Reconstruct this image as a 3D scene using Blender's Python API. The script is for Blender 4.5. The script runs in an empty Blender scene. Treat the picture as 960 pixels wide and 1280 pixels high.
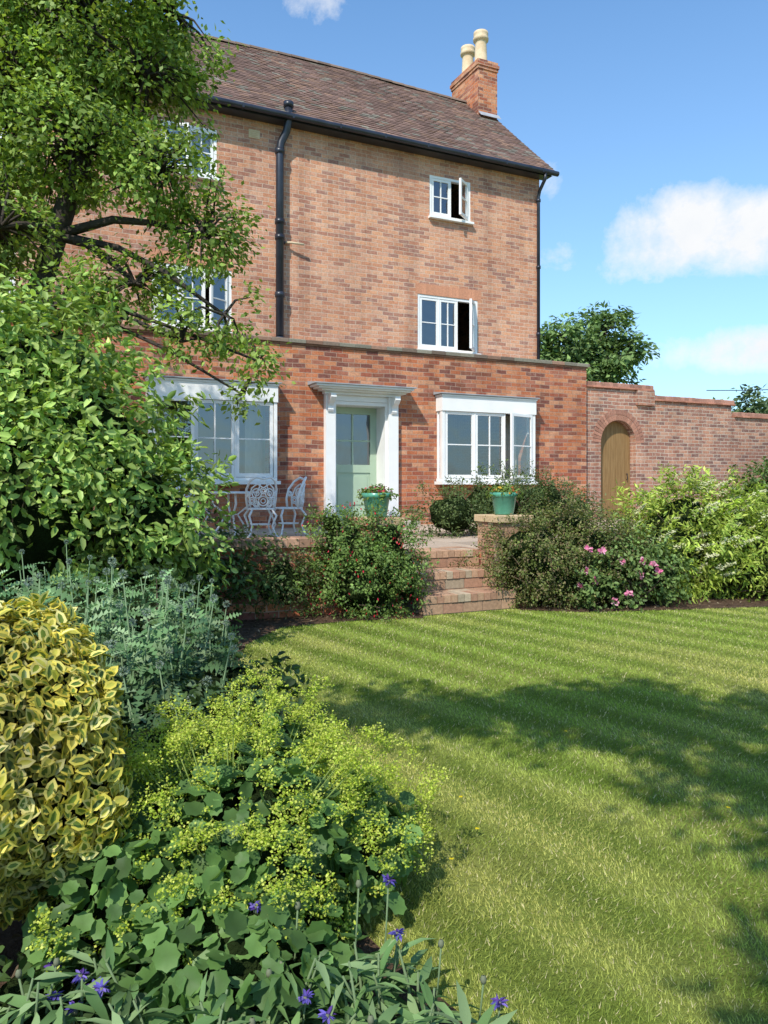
import bpy, math, random
import numpy as np
from mathutils import Vector, Matrix
rng=np.random.default_rng(11); random.seed(5)
scene=bpy.context.scene
COL=scene.collection
ANG=math.radians(25.4); HO=Vector((-.51,13.3,0))
CA,SA=math.cos(ANG),math.sin(ANG)
def W(u,v,z=0): return (HO.x+CA*u-SA*v, HO.y+SA*u+CA*v, z)

# ------------------------------------------------------------ helpers
def link(o,parent=None):
    COL.objects.link(o)
    if parent: o.parent=parent
    return o
def empty(name,loc=(0,0,0),rot=0):
    e=bpy.data.objects.new(name,None); e.location=loc; e.rotation_euler=(0,0,rot); e.empty_display_size=.2
    return link(e)
def mesh_np(name,V,flat,starts,mat,col=None,parent=None,smooth=False):
    me=bpy.data.meshes.new(name)
    V=np.ascontiguousarray(V,dtype=np.float32)
    me.vertices.add(len(V)); me.vertices.foreach_set('co',V.ravel())
    me.loops.add(len(flat)); me.loops.foreach_set('vertex_index',np.asarray(flat,dtype=np.int32))
    me.polygons.add(len(starts)); me.polygons.foreach_set('loop_start',np.asarray(starts,dtype=np.int32))
    me.polygons.foreach_set('use_smooth',np.full(len(starts),bool(smooth)))
    me.update(calc_edges=True)
    if col is not None:
        a=me.attributes.new('Col','FLOAT_COLOR','POINT')
        c=np.ones((len(V),4),dtype=np.float32); c[:,:3]=np.clip(col,0,1); a.data.foreach_set('color',c.ravel())
    me.materials.append(mat)
    o=bpy.data.objects.new(name,me); return link(o,parent)

class MB:
    def __init__(s): s.v=[];s.f=[];s.c=[]
    def add(s,vs,fs,M=None,col=(1,1,1)):
        n=len(s.v)
        for p in vs:
            p=Vector(p)
            if M is not None: p=M@p
            s.v.append(p[:]); s.c.append(col)
        for f in fs: s.f.append([i+n for i in f])
    def box(s,a,b,M=None,col=(1,1,1)):
        x0,y0,z0=a;x1,y1,z1=b
        s.add([(x0,y0,z0),(x1,y0,z0),(x1,y1,z0),(x0,y1,z0),(x0,y0,z1),(x1,y0,z1),(x1,y1,z1),(x0,y1,z1)],
              [(0,3,2,1),(4,5,6,7),(0,1,5,4),(1,2,6,5),(2,3,7,6),(3,0,4,7)],M,col)
    def cbox(s,a,b,ch=.006,M=None,col=(1,1,1)):
        x0,y0,z0=a;x1,y1,z1=b;c=ch
        vs=[(x0,y0,z0),(x1,y0,z0),(x1,y1,z0),(x0,y1,z0),
            (x0,y0,z1-c),(x1,y0,z1-c),(x1,y1,z1-c),(x0,y1,z1-c),
            (x0+c,y0+c,z1),(x1-c,y0+c,z1),(x1-c,y1-c,z1),(x0+c,y1-c,z1)]
        fs=[(0,3,2,1),(0,1,5,4),(1,2,6,5),(2,3,7,6),(3,0,4,7),(4,5,9,8),(5,6,10,9),(6,7,11,10),(7,4,8,11),(8,9,10,11)]
        s.add(vs,fs,M,col)
    def tube(s,pts,rad,sides=7,M=None,col=(1,1,1),cap=True):
        pts=[Vector(p) for p in pts]; n=len(pts)
        if not hasattr(rad,'__len__'): rad=[rad]*n
        vs=[];prev=None
        for i,p in enumerate(pts):
            t=(pts[min(i+1,n-1)]-pts[max(i-1,0)])
            if t.length<1e-9: t=Vector((0,0,1))
            t.normalize()
            if prev is None:
                a=t.orthogonal().normalized()
            else:
                a=(prev-t*prev.dot(t))
                if a.length<1e-6: a=t.orthogonal()
                a.normalize()
            prev=a; b=t.cross(a)
            for k in range(sides):
                an=2*math.pi*k/sides
                vs.append(p+(a*math.cos(an)+b*math.sin(an))*rad[i])
        fs=[]
        for i in range(n-1):
            for k in range(sides):
                k2=(k+1)%sides
                fs.append((i*sides+k,i*sides+k2,(i+1)*sides+k2,(i+1)*sides+k))
        if cap:
            fs.append(tuple(range(sides))[::-1]); fs.append(tuple((n-1)*sides+k for k in range(sides)))
        s.add(vs,fs,M,col)
    def lathe(s,prof,seg=24,M=None,col=(1,1,1)):
        vs=[];n=len(prof)
        for r,z in prof:
            for k in range(seg):
                a=2*math.pi*k/seg; vs.append((r*math.cos(a),r*math.sin(a),z))
        fs=[]
        for i in range(n-1):
            for k in range(seg):
                k2=(k+1)%seg
                fs.append((i*seg+k,i*seg+k2,(i+1)*seg+k2,(i+1)*seg+k))
        s.add(vs,fs,M,col)
    def build(s,name,mat,parent=None,smooth=False):
        flat=[];st=[]
        for f in s.f: st.append(len(flat)); flat+=list(f)
        return mesh_np(name,np.array(s.v),flat,st,mat,np.array(s.c),parent,smooth)

# ------------------------------------------------------------ materials
class NT:
    def __init__(s,name):
        s.m=bpy.data.materials.new(name); s.m.use_nodes=True; s.t=s.m.node_tree; s.n=s.t.nodes; s.l=s.t.links
        s.n.clear(); s.out=s.n.new('ShaderNodeOutputMaterial')
    def new(s,t,**k):
        n=s.n.new(t)
        for a,b in k.items(): setattr(n,a,b)
        return n
    def put(s,sock,v):
        if isinstance(v,bpy.types.NodeSocket): s.l.new(v,sock)
        elif hasattr(v,'__len__'):
            v=tuple(v)
            if len(v)==3 and sock.type=='RGBA': v=v+(1,)
            sock.default_value=v
        else: sock.default_value=v
    def math(s,op,a,b=None,c=None):
        n=s.new('ShaderNodeMath',operation=op); s.put(n.inputs[0],a)
        if b is not None: s.put(n.inputs[1],b)
        if c is not None: s.put(n.inputs[2],c)
        return n.outputs[0]
    def mix(s,f,a,b,blend='MIX'):
        n=s.new('ShaderNodeMix',data_type='RGBA',blend_type=blend)
        s.put(n.inputs[0],f); s.put(n.inputs[6],a); s.put(n.inputs[7],b); return n.outputs[2]
    def noise(s,vec,scale,detail=4,rough=.55,dist=0):
        n=s.new('ShaderNodeTexNoise'); n.inputs['Scale'].default_value=scale; n.inputs['Detail'].default_value=detail
        n.inputs['Roughness'].default_value=rough; n.inputs['Distortion'].default_value=dist
        if vec is not None: s.l.new(vec,n.inputs['Vector'])
        return n
    def ramp(s,f,stops,interp='LINEAR'):
        n=s.new('ShaderNodeValToRGB'); r=n.color_ramp; r.interpolation=interp
        while len(r.elements)>1: r.elements.remove(r.elements[-1])
        r.elements[0].position=stops[0][0]; c=stops[0][1]; r.elements[0].color=(c[0],c[1],c[2],1)
        for p,c in stops[1:]:
            e=r.elements.new(p); e.color=(c[0],c[1],c[2],1)
        s.put(n.inputs[0],f); return n.outputs[0]
    def bsdf(s,color,rough=.7,spec=.5,bump=None,bs=.5,bd=.01,metal=0):
        b=s.new('ShaderNodeBsdfPrincipled'); s.put(b.inputs['Base Color'],color); s.put(b.inputs['Roughness'],rough)
        b.inputs['Specular IOR Level'].default_value=spec; b.inputs['Metallic'].default_value=metal
        if bump is not None:
            n=s.new('ShaderNodeBump'); n.inputs['Strength'].default_value=bs; n.inputs['Distance'].default_value=bd
            s.put(n.inputs['Height'],bump); s.l.new(n.outputs[0],b.inputs['Normal'])
        return b
    def fin(s,sh): s.l.new(sh,s.out.inputs[0]); return s.m
def obj(t): return t.new('ShaderNodeTexCoord').outputs['Object']

def simple(name,c1,c2,scale=6,rough=.6,spec=.4,bump=.2,bd=.005,detail=5,metal=0):
    t=NT(name); o=obj(t); n=t.noise(o,scale,detail)
    col=t.ramp(n.outputs[0],[(.3,c1),(.7,c2)])
    n2=t.noise(o,scale*12,3)
    b=t.bsdf(col,rough,spec,n2.outputs[0],bump,bd,metal)
    return t.fin(b.outputs[0])
def attrmat(name,rough=.7,spec=.3,nscale=20,bump=.3,bd=.005,var=.25):
    t=NT(name); a=t.new('ShaderNodeAttribute',attribute_name='Col').outputs['Color']; o=obj(t)
    n=t.noise(o,nscale,5); f=t.math('MULTIPLY_ADD',n.outputs[0],var*2,1-var)
    sc=t.new('ShaderNodeVectorMath',operation='SCALE'); t.put(sc.inputs[0],a); t.put(sc.inputs['Scale'],f)
    b=t.bsdf(sc.outputs[0],rough,spec,n.outputs[0],bump,bd); return t.fin(b.outputs[0])
def leafmat(name,trans=.3,rough=.5,spec=.25,tint=(1.25,1.2,.5)):
    t=NT(name); a=t.new('ShaderNodeAttribute',attribute_name='Col').outputs['Color']
    b=t.bsdf(a,rough,spec)
    tr=t.new('ShaderNodeBsdfTranslucent'); m=t.mix(1.0,a,tint,'MULTIPLY'); t.put(tr.inputs[0],m)
    x=t.new('ShaderNodeMixShader'); x.inputs[0].default_value=trans
    t.l.new(b.outputs[0],x.inputs[1]); t.l.new(tr.outputs[0],x.inputs[2]); return t.fin(x.outputs[0])

def brickmat(name,cols,mortar,bw=.225,rh=.075,ms=.006,dark=.0,bd=.006,smear=.5):
    t=NT(name); tc=t.new('ShaderNodeTexCoord')
    sp=t.new('ShaderNodeSeparateXYZ'); t.l.new(tc.outputs['Object'],sp.inputs[0])
    sn=t.new('ShaderNodeSeparateXYZ'); t.l.new(tc.outputs['Normal'],sn.inputs[0])
    fx=t.math('GREATER_THAN',t.math('ABSOLUTE',sn.outputs[0]),.6)
    fz=t.math('GREATER_THAN',t.math('ABSOLUTE',sn.outputs[2]),.6)
    wob=t.noise(tc.outputs['Object'],9,2); wv=t.math('MULTIPLY_ADD',wob.outputs[0],.02,-.01)
    wob2=t.noise(tc.outputs['Object'],1.1,2); wv2=t.math('MULTIPLY_ADD',wob2.outputs[0],.05,-.025)
    def mixf(f,a,b):
        return t.math('ADD',t.math('MULTIPLY',a,t.math('SUBTRACT',1,f)),t.math('MULTIPLY',b,f))
    x=t.math('ADD',mixf(fx,sp.outputs[0],sp.outputs[1]),wv)
    y=t.math('ADD',t.math('ADD',mixf(fz,sp.outputs[2],sp.outputs[1]),t.math('MULTIPLY',wv,.6)),wv2)
    cv=t.new('ShaderNodeCombineXYZ'); t.put(cv.inputs[0],x); t.put(cv.inputs[1],y)
    br=t.new('ShaderNodeTexBrick'); t.l.new(cv.outputs[0],br.inputs['Vector'])
    br.inputs['Scale'].default_value=1; br.inputs['Mortar Size'].default_value=ms; br.inputs['Mortar Smooth'].default_value=.3
    br.inputs['Brick Width'].default_value=bw; br.inputs['Row Height'].default_value=rh
    row=t.math('FLOOR',t.math('DIVIDE',y,rh))
    odd=t.math('MULTIPLY',t.math('FRACT',t.math('DIVIDE',row,2)),2)
    off=t.math('MULTIPLY',t.math('SUBTRACT',1,odd),.5*bw)
    colm=t.math('FLOOR',t.math('DIVIDE',t.math('ADD',x,off),bw))
    ci=t.new('ShaderNodeCombineXYZ'); t.put(ci.inputs[0],colm); t.put(ci.inputs[1],row)
    wn=t.new('ShaderNodeTexWhiteNoise',noise_dimensions='2D'); t.l.new(ci.outputs[0],wn.inputs['Vector'])
    k=len(cols); c=t.ramp(wn.outputs['Value'],[(i/k,cols[i]) for i in range(k)],'CONSTANT')
    n=t.noise(tc.outputs['Object'],28,4,.65); c=t.mix(.7,c,t.ramp(n.outputs[0],[(.3,(.5,.48,.47)),(.6,(1.05,1.05,1.05))]),'MULTIPLY')
    sm=t.noise(tc.outputs['Object'],11,6,.75); smf=t.ramp(sm.outputs[0],[(.50,(0,0,0)),(.72,(smear,smear,smear))])
    c=t.mix(smf,c,mortar)
    c=t.mix(t.math('MULTIPLY',br.outputs['Fac'],.85),c,mortar)
    big=t.noise(tc.outputs['Object'],.55,5,.6); c=t.mix(1,c,t.ramp(big.outputs[0],[(.3,(.78-dark,.74-dark,.73-dark)),(.65,(1.08,1.07,1.06))]),'MULTIPLY')
    mp=t.new('ShaderNodeMapping'); t.l.new(tc.outputs['Object'],mp.inputs[0]); mp.inputs['Scale'].default_value=(3,3,.25)
    stn=t.noise(mp.outputs[0],1.2,5,.65); c=t.mix(1,c,t.ramp(stn.outputs[0],[(.35,(.80,.78,.78)),(.55,(1,1,1))]),'MULTIPLY')
    h=t.math('ADD',t.math('SUBTRACT',1,br.outputs['Fac']),t.math('MULTIPLY',n.outputs[0],.7))
    b=t.bsdf(c,.9,.15,h,.9,bd); return t.fin(b.outputs[0])

M_brick_up=brickmat('brick_upper',[(.69,.34,.205),(.63,.29,.17),(.72,.40,.26),(.58,.27,.17),(.67,.35,.23),(.47,.22,.15),(.74,.37,.215),(.65,.33,.215),(.43,.22,.165)],(.70,.56,.43),smear=.55)
M_brick_lo=brickmat('brick_lower',[(.62,.22,.10),(.42,.13,.075),(.66,.28,.14),(.54,.18,.085),(.26,.10,.075),(.62,.25,.13),(.48,.19,.12),(.70,.35,.20),(.32,.12,.075)],(.50,.37,.28),dark=.05,smear=.42)
M_brick_gw=brickmat('brick_garden_wall',[(.50,.25,.17),(.42,.20,.14),(.56,.31,.21),(.38,.19,.14),(.52,.26,.17),(.28,.15,.12)],(.60,.51,.41),ms=.008,dark=.05)
M_brickatt=attrmat('brick_single',.9,.15,35,.6,.004,.45)
M_mortar=simple('mortar',(.20,.16,.12),(.30,.25,.20),8,.95,.1,.5)
M_white=simple('white_paint',(.80,.79,.76),(.87,.86,.84),4,.45,.4,.08)
M_whiteiron=simple('white_iron',(.76,.76,.75),(.86,.86,.85),20,.4,.5,.1)
M_lead=simple('lead_sheet',(.27,.28,.30),(.40,.41,.43),5,.6,.4,.2)
M_black=simple('black_gutter',(.012,.014,.022),(.03,.035,.05),3,.35,.5,.05)
M_door=simple('sage_door_paint',(.36,.47,.34),(.40,.51,.38),3,.45,.35,.04)
M_stone=simple('paving_stone',(.36,.32,.27),(.50,.45,.38),7,.9,.2,.4)
M_pot=simple('green_glaze',(.06,.24,.17),(.11,.36,.25),9,.25,.5,.05)
M_clay=simple('chimney_clay',(.56,.42,.26),(.70,.56,.38),8,.85,.2,.3)
M_room=simple('room_plaster',(.25,.23,.2),(.3,.28,.25),3,.9,.1,.1)
M_curtain=simple('curtain_cloth',(.55,.52,.45),(.7,.67,.6),3,.9,.1,.1)
M_bark=attrmat('bark',.95,.1,25,.9,.02,.4)
M_tile=attrmat('roof_tile',.85,.2,18,.5,.006,.3)
M_leaf=leafmat('leaf',.35); M_leafdull=leafmat('leaf_dull',.25,.65,.12,(1.1,1.1,.7)); M_petal=leafmat('petal',.3,.6,.1,(1,1,1))
M_waxy=leafmat('leaf_waxy',.3,.45,.3)
M_core=simple('shade_core_dark',(.012,.02,.006),(.028,.045,.013),9,.95,.05,.8,.05)  # near-black green, the shade deep inside a bush put into the colour
def glassmat():
    t=NT('window_glass'); tr=t.new('ShaderNodeBsdfTransparent'); tr.inputs[0].default_value=(.82,.86,.85,1)
    g=t.new('ShaderNodeBsdfGlossy'); g.inputs['Roughness'].default_value=.02; g.inputs[0].default_value=(.9,.95,1,1)
    n=t.noise(obj(t),1.7,2); bp=t.new('ShaderNodeBump'); bp.inputs['Strength'].default_value=.35; bp.inputs['Distance'].default_value=.03
    t.l.new(n.outputs[0],bp.inputs['Height']); t.l.new(bp.outputs[0],g.inputs['Normal'])
    fr=t.new('ShaderNodeFresnel'); fr.inputs[0].default_value=1.55
    f=t.math('MULTIPLY_ADD',fr.outputs[0],1.4,.12)
    x=t.new('ShaderNodeMixShader'); t.put(x.inputs[0],f); t.l.new(tr.outputs[0],x.inputs[1]); t.l.new(g.outputs[0],x.inputs[2])
    return t.fin(x.outputs[0])
M_glass=glassmat()
def woodmat():
    t=NT('gate_wood'); o=obj(t); mp=t.new('ShaderNodeMapping'); t.l.new(o,mp.inputs[0]); mp.inputs['Scale'].default_value=(14,14,1.2)
    n=t.noise(mp.outputs[0],2,6,.6); c=t.ramp(n.outputs[0],[(.3,(.20,.115,.045)),(.7,(.31,.195,.085))])
    b=t.bsdf(c,.75,.2,n.outputs[0],.5,.004); return t.fin(b.outputs[0])
M_wood=woodmat()

# ------------------------------------------------------------ HOUSE
H=empty('brick_house',HO,ANG)
def wall(mb,u0,u1,z0,z1,v,ops,depth):
    us=sorted(set([u0,u1]+[o[0] for o in ops]+[o[1] for o in ops])); zs=sorted(set([z0,z1]+[o[2] for o in ops]+[o[3] for o in ops]))
    for i in range(len(us)-1):
        for j in range(len(zs)-1):
            cu=(us[i]+us[i+1])/2; cz=(zs[j]+zs[j+1])/2
            if any(o[0]<cu<o[1] and o[2]<cz<o[3] for o in ops): continue
            mb.add([(us[i],v,zs[j]),(us[i+1],v,zs[j]),(us[i+1],v,zs[j+1]),(us[i],v,zs[j+1])],[(0,1,2,3)])
    for a,b,c,d in ops:
        e=v+depth
        mb.add([(a,v,c),(a,e,c),(a,e,d),(a,v,d)],[(0,1,2,3)]); mb.add([(b,v,c),(b,v,d),(b,e,d),(b,e,c)],[(0,1,2,3)])
        mb.add([(a,v,c),(b,v,c),(b,e,c),(a,e,c)],[(0,1,2,3)]); mb.add([(a,v,d),(a,e,d),(b,e,d),(b,v,d)],[(0,1,2,3)])
UL=-9.0
lo=MB(); lo_ops=[(-3.42,-1.52,1.30,2.64),(-.39,.61,.50,2.70),(1.68,3.60,1.30,2.64)]
wall(lo,UL,5.08,.2,3.60,0,lo_ops,.25)
lo.add([(5.08,0,.2),(5.08,3,.2),(5.08,3,3.60),(5.08,0,3.60)],[(0,1,2,3)])
lo.add([(UL,.2,3.60),(5.08,.2,3.60),(5.08,.2,3.3),(UL,.2,3.3)],[(0,3,2,1)])
lo.build('ground_floor_wall',M_brick_lo,H)
up=MB(); UR=4.667
up_ops=[(-3.1,-2.16,6.54,7.40),(2.03,2.97,6.54,7.36),(-3.25,-1.9,3.91,4.99),(1.765,3.14,3.91,4.99),(-6.5,-5.3,3.91,4.99),(-6.3,-5.4,6.54,7.38)]
wall(up,UL,UR,3.3,7.78,1.0,up_ops,.2)
up.add([(UR,1,.2),(UR,6,.2),(UR,6,7.76),(UR,3.5,10.3),(UR,1,7.78)],[(0,1,2,3,4)])
up.add([(UL,6,.2),(UL,1,.2),(UL,1,7.78),(UL,3.5,10.3),(UL,6,7.76)],[(0,1,2,3,4)])
up.add([(UR,6,.2),(UL,6,.2),(UL,6,7.76),(UR,6,7.76)],[(0,1,2,3)])
up.build('upper_wall',M_brick_up,H)
rm=MB(); rm.box((UL+.1,.26,.45),(4.6,5.9,.55)); rm.box((UL+.1,.21,3.25),(5.05,1.3,3.34)); rm.box((UL+.1,1.21,3.2),(4.6,5.9,3.3)); rm.box((UL+.1,1.21,6.1),(4.6,5.9,6.2)); rm.box((UL+.1,4.4,.55),(4.6,4.5,7.7))
for x in (-4.6,-.9,1.2): rm.box((x,1.25,.55),(x+.1,4.4,7.7))
for x in (-.9,1.2): rm.box((x,.3,.55),(x+.1,1.24,3.2))
rm.build('interior_partitions',M_room,H)
cp=MB(); x=UL
while x<5.12:
    w=.30; g=random.uniform(.75,1.15); l=random.random()
    c=(.20*g,.15*g,.115*g) if l<.6 else ((.24*g,.22*g,.17*g) if l<.85 else (.28*g,.17*g,.12*g))
    cp.cbox((x,-.05+random.uniform(-.003,.003),3.635),(min(x+w-.004,5.13),.25,3.70+random.uniform(-.004,.004)),.012,None,c); x+=w
x=UL
while x<5.1:
    g=random.uniform(.75,1.1); cp.cbox((x,-.022,3.604),(min(x+.22,5.1),.22,3.632),.002,None,(.33*g,.17*g,.11*g)); x+=.225
cp.build('parapet_coping',M_brickatt,H)
fl=MB(); fl.box((UL,.2,3.40),(5.05,1.0,3.44)); fl.build('flat_roof',M_lead,H)

fr=MB(); gl=MB()
def light(u0,u1,z0,z1,v,cols,rows,ang=0,hinge='R',fw=.045,bar=.018,dep=.045):
    w=u1-u0
    if hinge=='R':
        M=Matrix.Translation((u1,v,0))@Matrix.Rotation(ang,4,'Z')@Matrix.Translation((-w,0,0))
    else:
        M=Matrix.Translation((u0,v,0))@Matrix.Rotation(-ang,4,'Z')
    fr.box((0,0,z0),(fw,dep,z1),M); fr.box((w-fw,0,z0),(w,dep,z1),M)
    fr.box((fw,.001,z0),(w-fw,dep-.001,z0+fw*1.2),M); fr.box((fw,.001,z1-fw),(w-fw,dep-.001,z1),M)
    iw=w-2*fw; a=z0+fw*1.2; b=z1-fw
    for i in range(1,cols): 
        x=fw+iw*i/cols; fr.box((x-bar/2,.004,a),(x+bar/2,dep-.006,b),M)
    for j in range(1,rows):
        z=a+(b-a)*j/rows; fr.box((fw,.006,z-bar/2),(w-fw,dep-.008,z+bar/2),M)
    gl.add([(fw,.022,a),(w-fw,.022,a),(w-fw,.022,b),(fw,.022,b)],[(0,1,2,3)],M)
def casement(u0,u1,z0,z1,v,spec):
    f=.05
    fr.box((u0,v,z0),(u0+f,v+.09,z1)); fr.box((u1-f,v,z0),(u1,v+.09,z1))
    fr.box((u0+f,v+.002,z1-f),(u1-f,v+.088,z1)); fr.box((u0+f,v+.002,z0),(u1-f,v+.088,z0+f))
    fr.box((u0-.03,v-.10,z0-.045),(u1+.03,v+.05,z0-.002))
    tot=u1-u0-2*f; x=u0+f; 
    for k,(wr,cols,rows,ang,hg) in enumerate(spec):
        w=tot*wr
        light(x+.008,x+w-.008,z0+f+.004,z1-f-.004,v-.012 if ang else v+.01,cols,rows,ang,hg)
        if k<len(spec)-1: fr.box((x+w-.007,v+.004,z0+f),(x+w+.007,v+.086,z1-f))
        x+=w
R=math.radians
casement(2.03,2.97,6.54,7.36,1.01,[(.52,2,2,0,'R'),(.48,1,2,R(38),'R')])
casement(-3.1,-2.16,6.54,7.40,1.01,[(.5,1,2,R(25),'L'),(.5,2,2,0,'R')])
casement(1.765,3.14,3.91,4.99,1.01,[(.34,1,2,0,'R'),(.33,2,2,0,'R'),(.33,1,2,R(48),'R')])
casement(-3.25,-1.9,3.91,4.99,1.01,[(.34,1,2,0,'R'),(.33,2,2,0,'R'),(.33,1,2,R(30),'R')])
casement(-6.5,-5.3,3.91,4.99,1.01,[(.5,2,2,0,'R'),(.5,2,2,0,'R')])
casement(-6.3,-5.4,6.54,7.38,1.01,[(.5,2,2,0,'R'),(.5,2,2,0,'R')])
ld=MB()
def bay(u0,u1,lightspec):
    z0,z1=1.27,2.90; vf=-.22
    fr.box((u0-.04,vf-.07,z0-.0),(u1+.04,-.002,z0+.055))
    fr.box((u0,vf,z0+.057),(u1,-.003,z0+.11))
    fr.box((u0-.01,vf-.02,2.60),(u1+.01,-.003,2.86))
    fr.box((u0-.025,vf-.035,2.862),(u1+.025,-.002,2.895))
    ld.add([(u0-.06,vf-.07,2.903),(u1+.06,vf-.07,2.903),(u1+.06,0.0,2.903),(u0-.06,0.0,2.903),
            (u0-.06,vf-.07,2.92),(u1+.06,vf-.07,2.92),(u1+.06,-.001,2.955),(u0-.06,-.001,2.955)],
           [(0,3,2,1),(4,5,6,7),(0,1,5,4),(1,2,6,5),(2,3,7,6),(3,0,4,7)])
    a,b=z0+.112,2.598
    fr.box((u0,vf,a),(u0+.055,vf+.07,b)); fr.box((u1-.055,vf,a),(u1,vf+.07,b))
    for x in (u0+.01,u1-.05):
        fr.box((x,vf+.072,a),(x+.04,vf+.1,b)); fr.box((x,-.03,a),(x+.04,-.004,b))
        gl.add([(x+.02,vf+.1,a),(x+.02,-.03,a),(x+.02,-.03,b),(x+.02,vf+.1,b)],[(0,1,2,3)])
    tot=u1-u0-.11; x=u0+.055
    for k,(wr,cols,rows,ang,hg) in enumerate(lightspec):
        w=tot*wr; light(x+.012,x+w-.012,a+.005,b-.005,vf-.01 if ang else vf+.012,cols,rows,ang,hg,.05,.02)
        if k<len(lightspec)-1: fr.box((x+w-.011,vf+.003,a),(x+w+.011,vf+.068,b))
        x+=w
bay(1.62,3.66,[(.33,1,2,0,'L'),(.34,2,2,0,'R'),(.33,1,2,R(16),'R')])
bay(-3.48,-1.46,[(.33,1,2,R(15),'L'),(.34,2,2,0,'R'),(.33,1,2,0,'R')])
fr.cbox((-.57,-.10,.55),(-.392,-.002,2.80),.005); fr.cbox((.612,-.10,.55),(.80,-.002,2.80),.005)
fr.box((-.59,-.12,.55),(-.39,-.101,.78)); fr.box((.61,-.12,.55),(.82,-.101,.78))
fr.box((-.392,-.03,.56),(-.355,.42,2.70)); fr.box((.575,-.03,.56),(.612,.42,2.70)); fr.box((-.354,-.03,2.64),(.574,.42,2.70))
fr.box((-.391,-.05,2.703),(.611,-.003,2.80))
fr.box((-.60,-.13,2.802),(.83,-.001,2.845))
fr.box((-.68,-.22,2.847),(.89,-.001,2.875)); fr.box((-.76,-.30,2.877),(.94,-.001,2.905)); fr.box((-.82,-.35,2.907),(.98,-.001,2.94))
ld.add([(-.86,-.38,2.943),(1.02,-.38,2.943),(1.02,0,2.943),(-.86,0,2.943),(-.86,-.38,2.962),(1.02,-.38,2.962),(1.02,-.001,3.01),(-.86,-.001,3.01)],
       [(0,3,2,1),(4,5,6,7),(0,1,5,4),(1,2,6,5),(2,3,7,6),(3,0,4,7)])
for x in (-.54,.66):
    prof=[(-.101,2.50),(-.12,2.50),(-.14,2.54),(-.13,2.60),(-.16,2.64),(-.22,2.68),(-.27,2.74),(-.26,2.801),(-.101,2.801)]
    n=len(prof); vs=[(x,a,b) for a,b in prof]+[(x+.10,a,b) for a,b in prof]
    fr.add(vs,[tuple(range(n)),tuple(range(n,2*n))[::-1]]+[(i,(i+1)%n,n+(i+1)%n,n+i) for i in range(n)])
fr.build('window_frames_and_surround',M_white,H)
gl.build('window_glass_panes',M_glass,H)
ld.build('lead_canopies',M_lead,H)
dr=MB(); d0,d1,dz0,dz1=-.352,.572,.64,2.638; v=.34
dr.box((d0,v,dz0),(d0+.12,v+.05,dz1)); dr.box((d1-.12,v,dz0),(d1,v+.05,dz1))
dr.box((d0+.12,v+.001,dz1-.12),(d1-.12,v+.049,dz1)); dr.box((d0+.12,v+.001,dz0),(d1-.12,v+.049,dz0+.2)); dr.box((d0+.12,v+.001,1.48),(d1-.12,v+.049,1.62))
dr.box((d0+.12,v+.02,dz0+.2),(d1-.12,v+.03,1.48)); dr.box((d0+.18,v+.008,dz0+.27),(d1-.18,v+.019,1.41))
dr.box((.095,v+.008,1.62),(.125,v+.042,dz1-.12)); dr.box((d0+.12,v+.01,2.03),(d1-.12,v+.04,2.06))
dr.build('front_door',M_door,H)
g2=MB(); g2.add([(d0+.12,v+.025,1.62),(d1-.12,v+.025,1.62),(d1-.12,v+.025,dz1-.12),(d0+.12,v+.025,dz1-.12)],[(0,1,2,3)]); g2.build('door_glass',M_glass,H)
kn=MB(); kn.lathe([(0,0),(.012,0),(.012,.03),(.028,.04),(.03,.055),(.02,.07),(0,.072)],14,Matrix.Translation((d0+.06,v,1.55))@Matrix.Rotation(R(90),4,'X'))
kn.build('door_knob',simple('brass',(.5,.35,.12),(.6,.42,.16),5,.3,.5,.02,metal=.9),H,True)
stp=MB(); stp.cbox((-.75,-.55,.553),(1.0,-.125,.64),.012); stp.cbox((-.351,-.123,.553),(.571,.338,.638),.004); stp.build('door_step',M_stone,H)
cu=MB()
def curtain(u0,u1,z0,z1,v):
    n=int((u1-u0)/.03)+2; vs=[];fs=[]
    for i in range(n):
        x=u0+(u1-u0)*i/(n-1); y=v+.025*math.sin(i*1.3)+.01*math.sin(i*.5); vs+=[(x,y,z0),(x,y,z1)]
    for i in range(n-1): fs.append((2*i,2*i+2,2*i+3,2*i+1))
    cu.add(vs,fs)
curtain(1.70,1.9,1.2,2.62,.32); curtain(-3.4,-3.1,1.2,2.62,.32); curtain(-1.85,-1.55,1.2,2.62,.32); curtain(3.35,3.58,1.2,2.62,.32)
curtain(1.8,1.95,3.9,4.98,1.28); curtain(2.06,2.22,6.5,7.35,1.28); curtain(-2.5,-2.2,6.5,7.38,1.28)
cu.build('curtains',M_curtain,H,True)
# flat soldier-course lintels almost flush with the wall
ln=MB()
for (a,b,z,vv) in [(1.72,3.19,4.995,1.0),(-3.30,-1.86,4.995,1.0)]:
    x=a
    while x<b-.03:
        g=random.uniform(.8,1.0); ln.box((x+.001,vv-.0025,z),(x+.073,vv+.1,z+.205+random.uniform(-.006,.006)),None,(.64*g,.30*g,.18*g)); x+=.075
ln.build('brick_lintels',M_brickatt,H)
vt=MB(); vt.cbox((-1.6,.985,7.38),(-1.40,1.01,7.53),.004); 
for i in range(4): vt.box((-1.585,.975,7.40+i*.03),(-1.415,.985,7.412+i*.03))
vt.build('air_vent',M_clay,H)
op=MB(); op.tube([(-.98,.97,5.60),(-.85,.90,5.60),(-.62,.86,5.585)],.022,8); op.tube([(-.98,1.0,5.60),(-.98,.96,5.60)],.03,8); op.build('overflow_pipe',M_clay,H,True)
TL=MB(); E=(.74,7.82); RG=(3.5,10.42); sl=Vector((0,RG[0]-E[0],RG[1]-E[1])); L=sl.length; sl.normalize(); nr=Vector((0,-sl.z,sl.y)); rows=int(L/.1)
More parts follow.
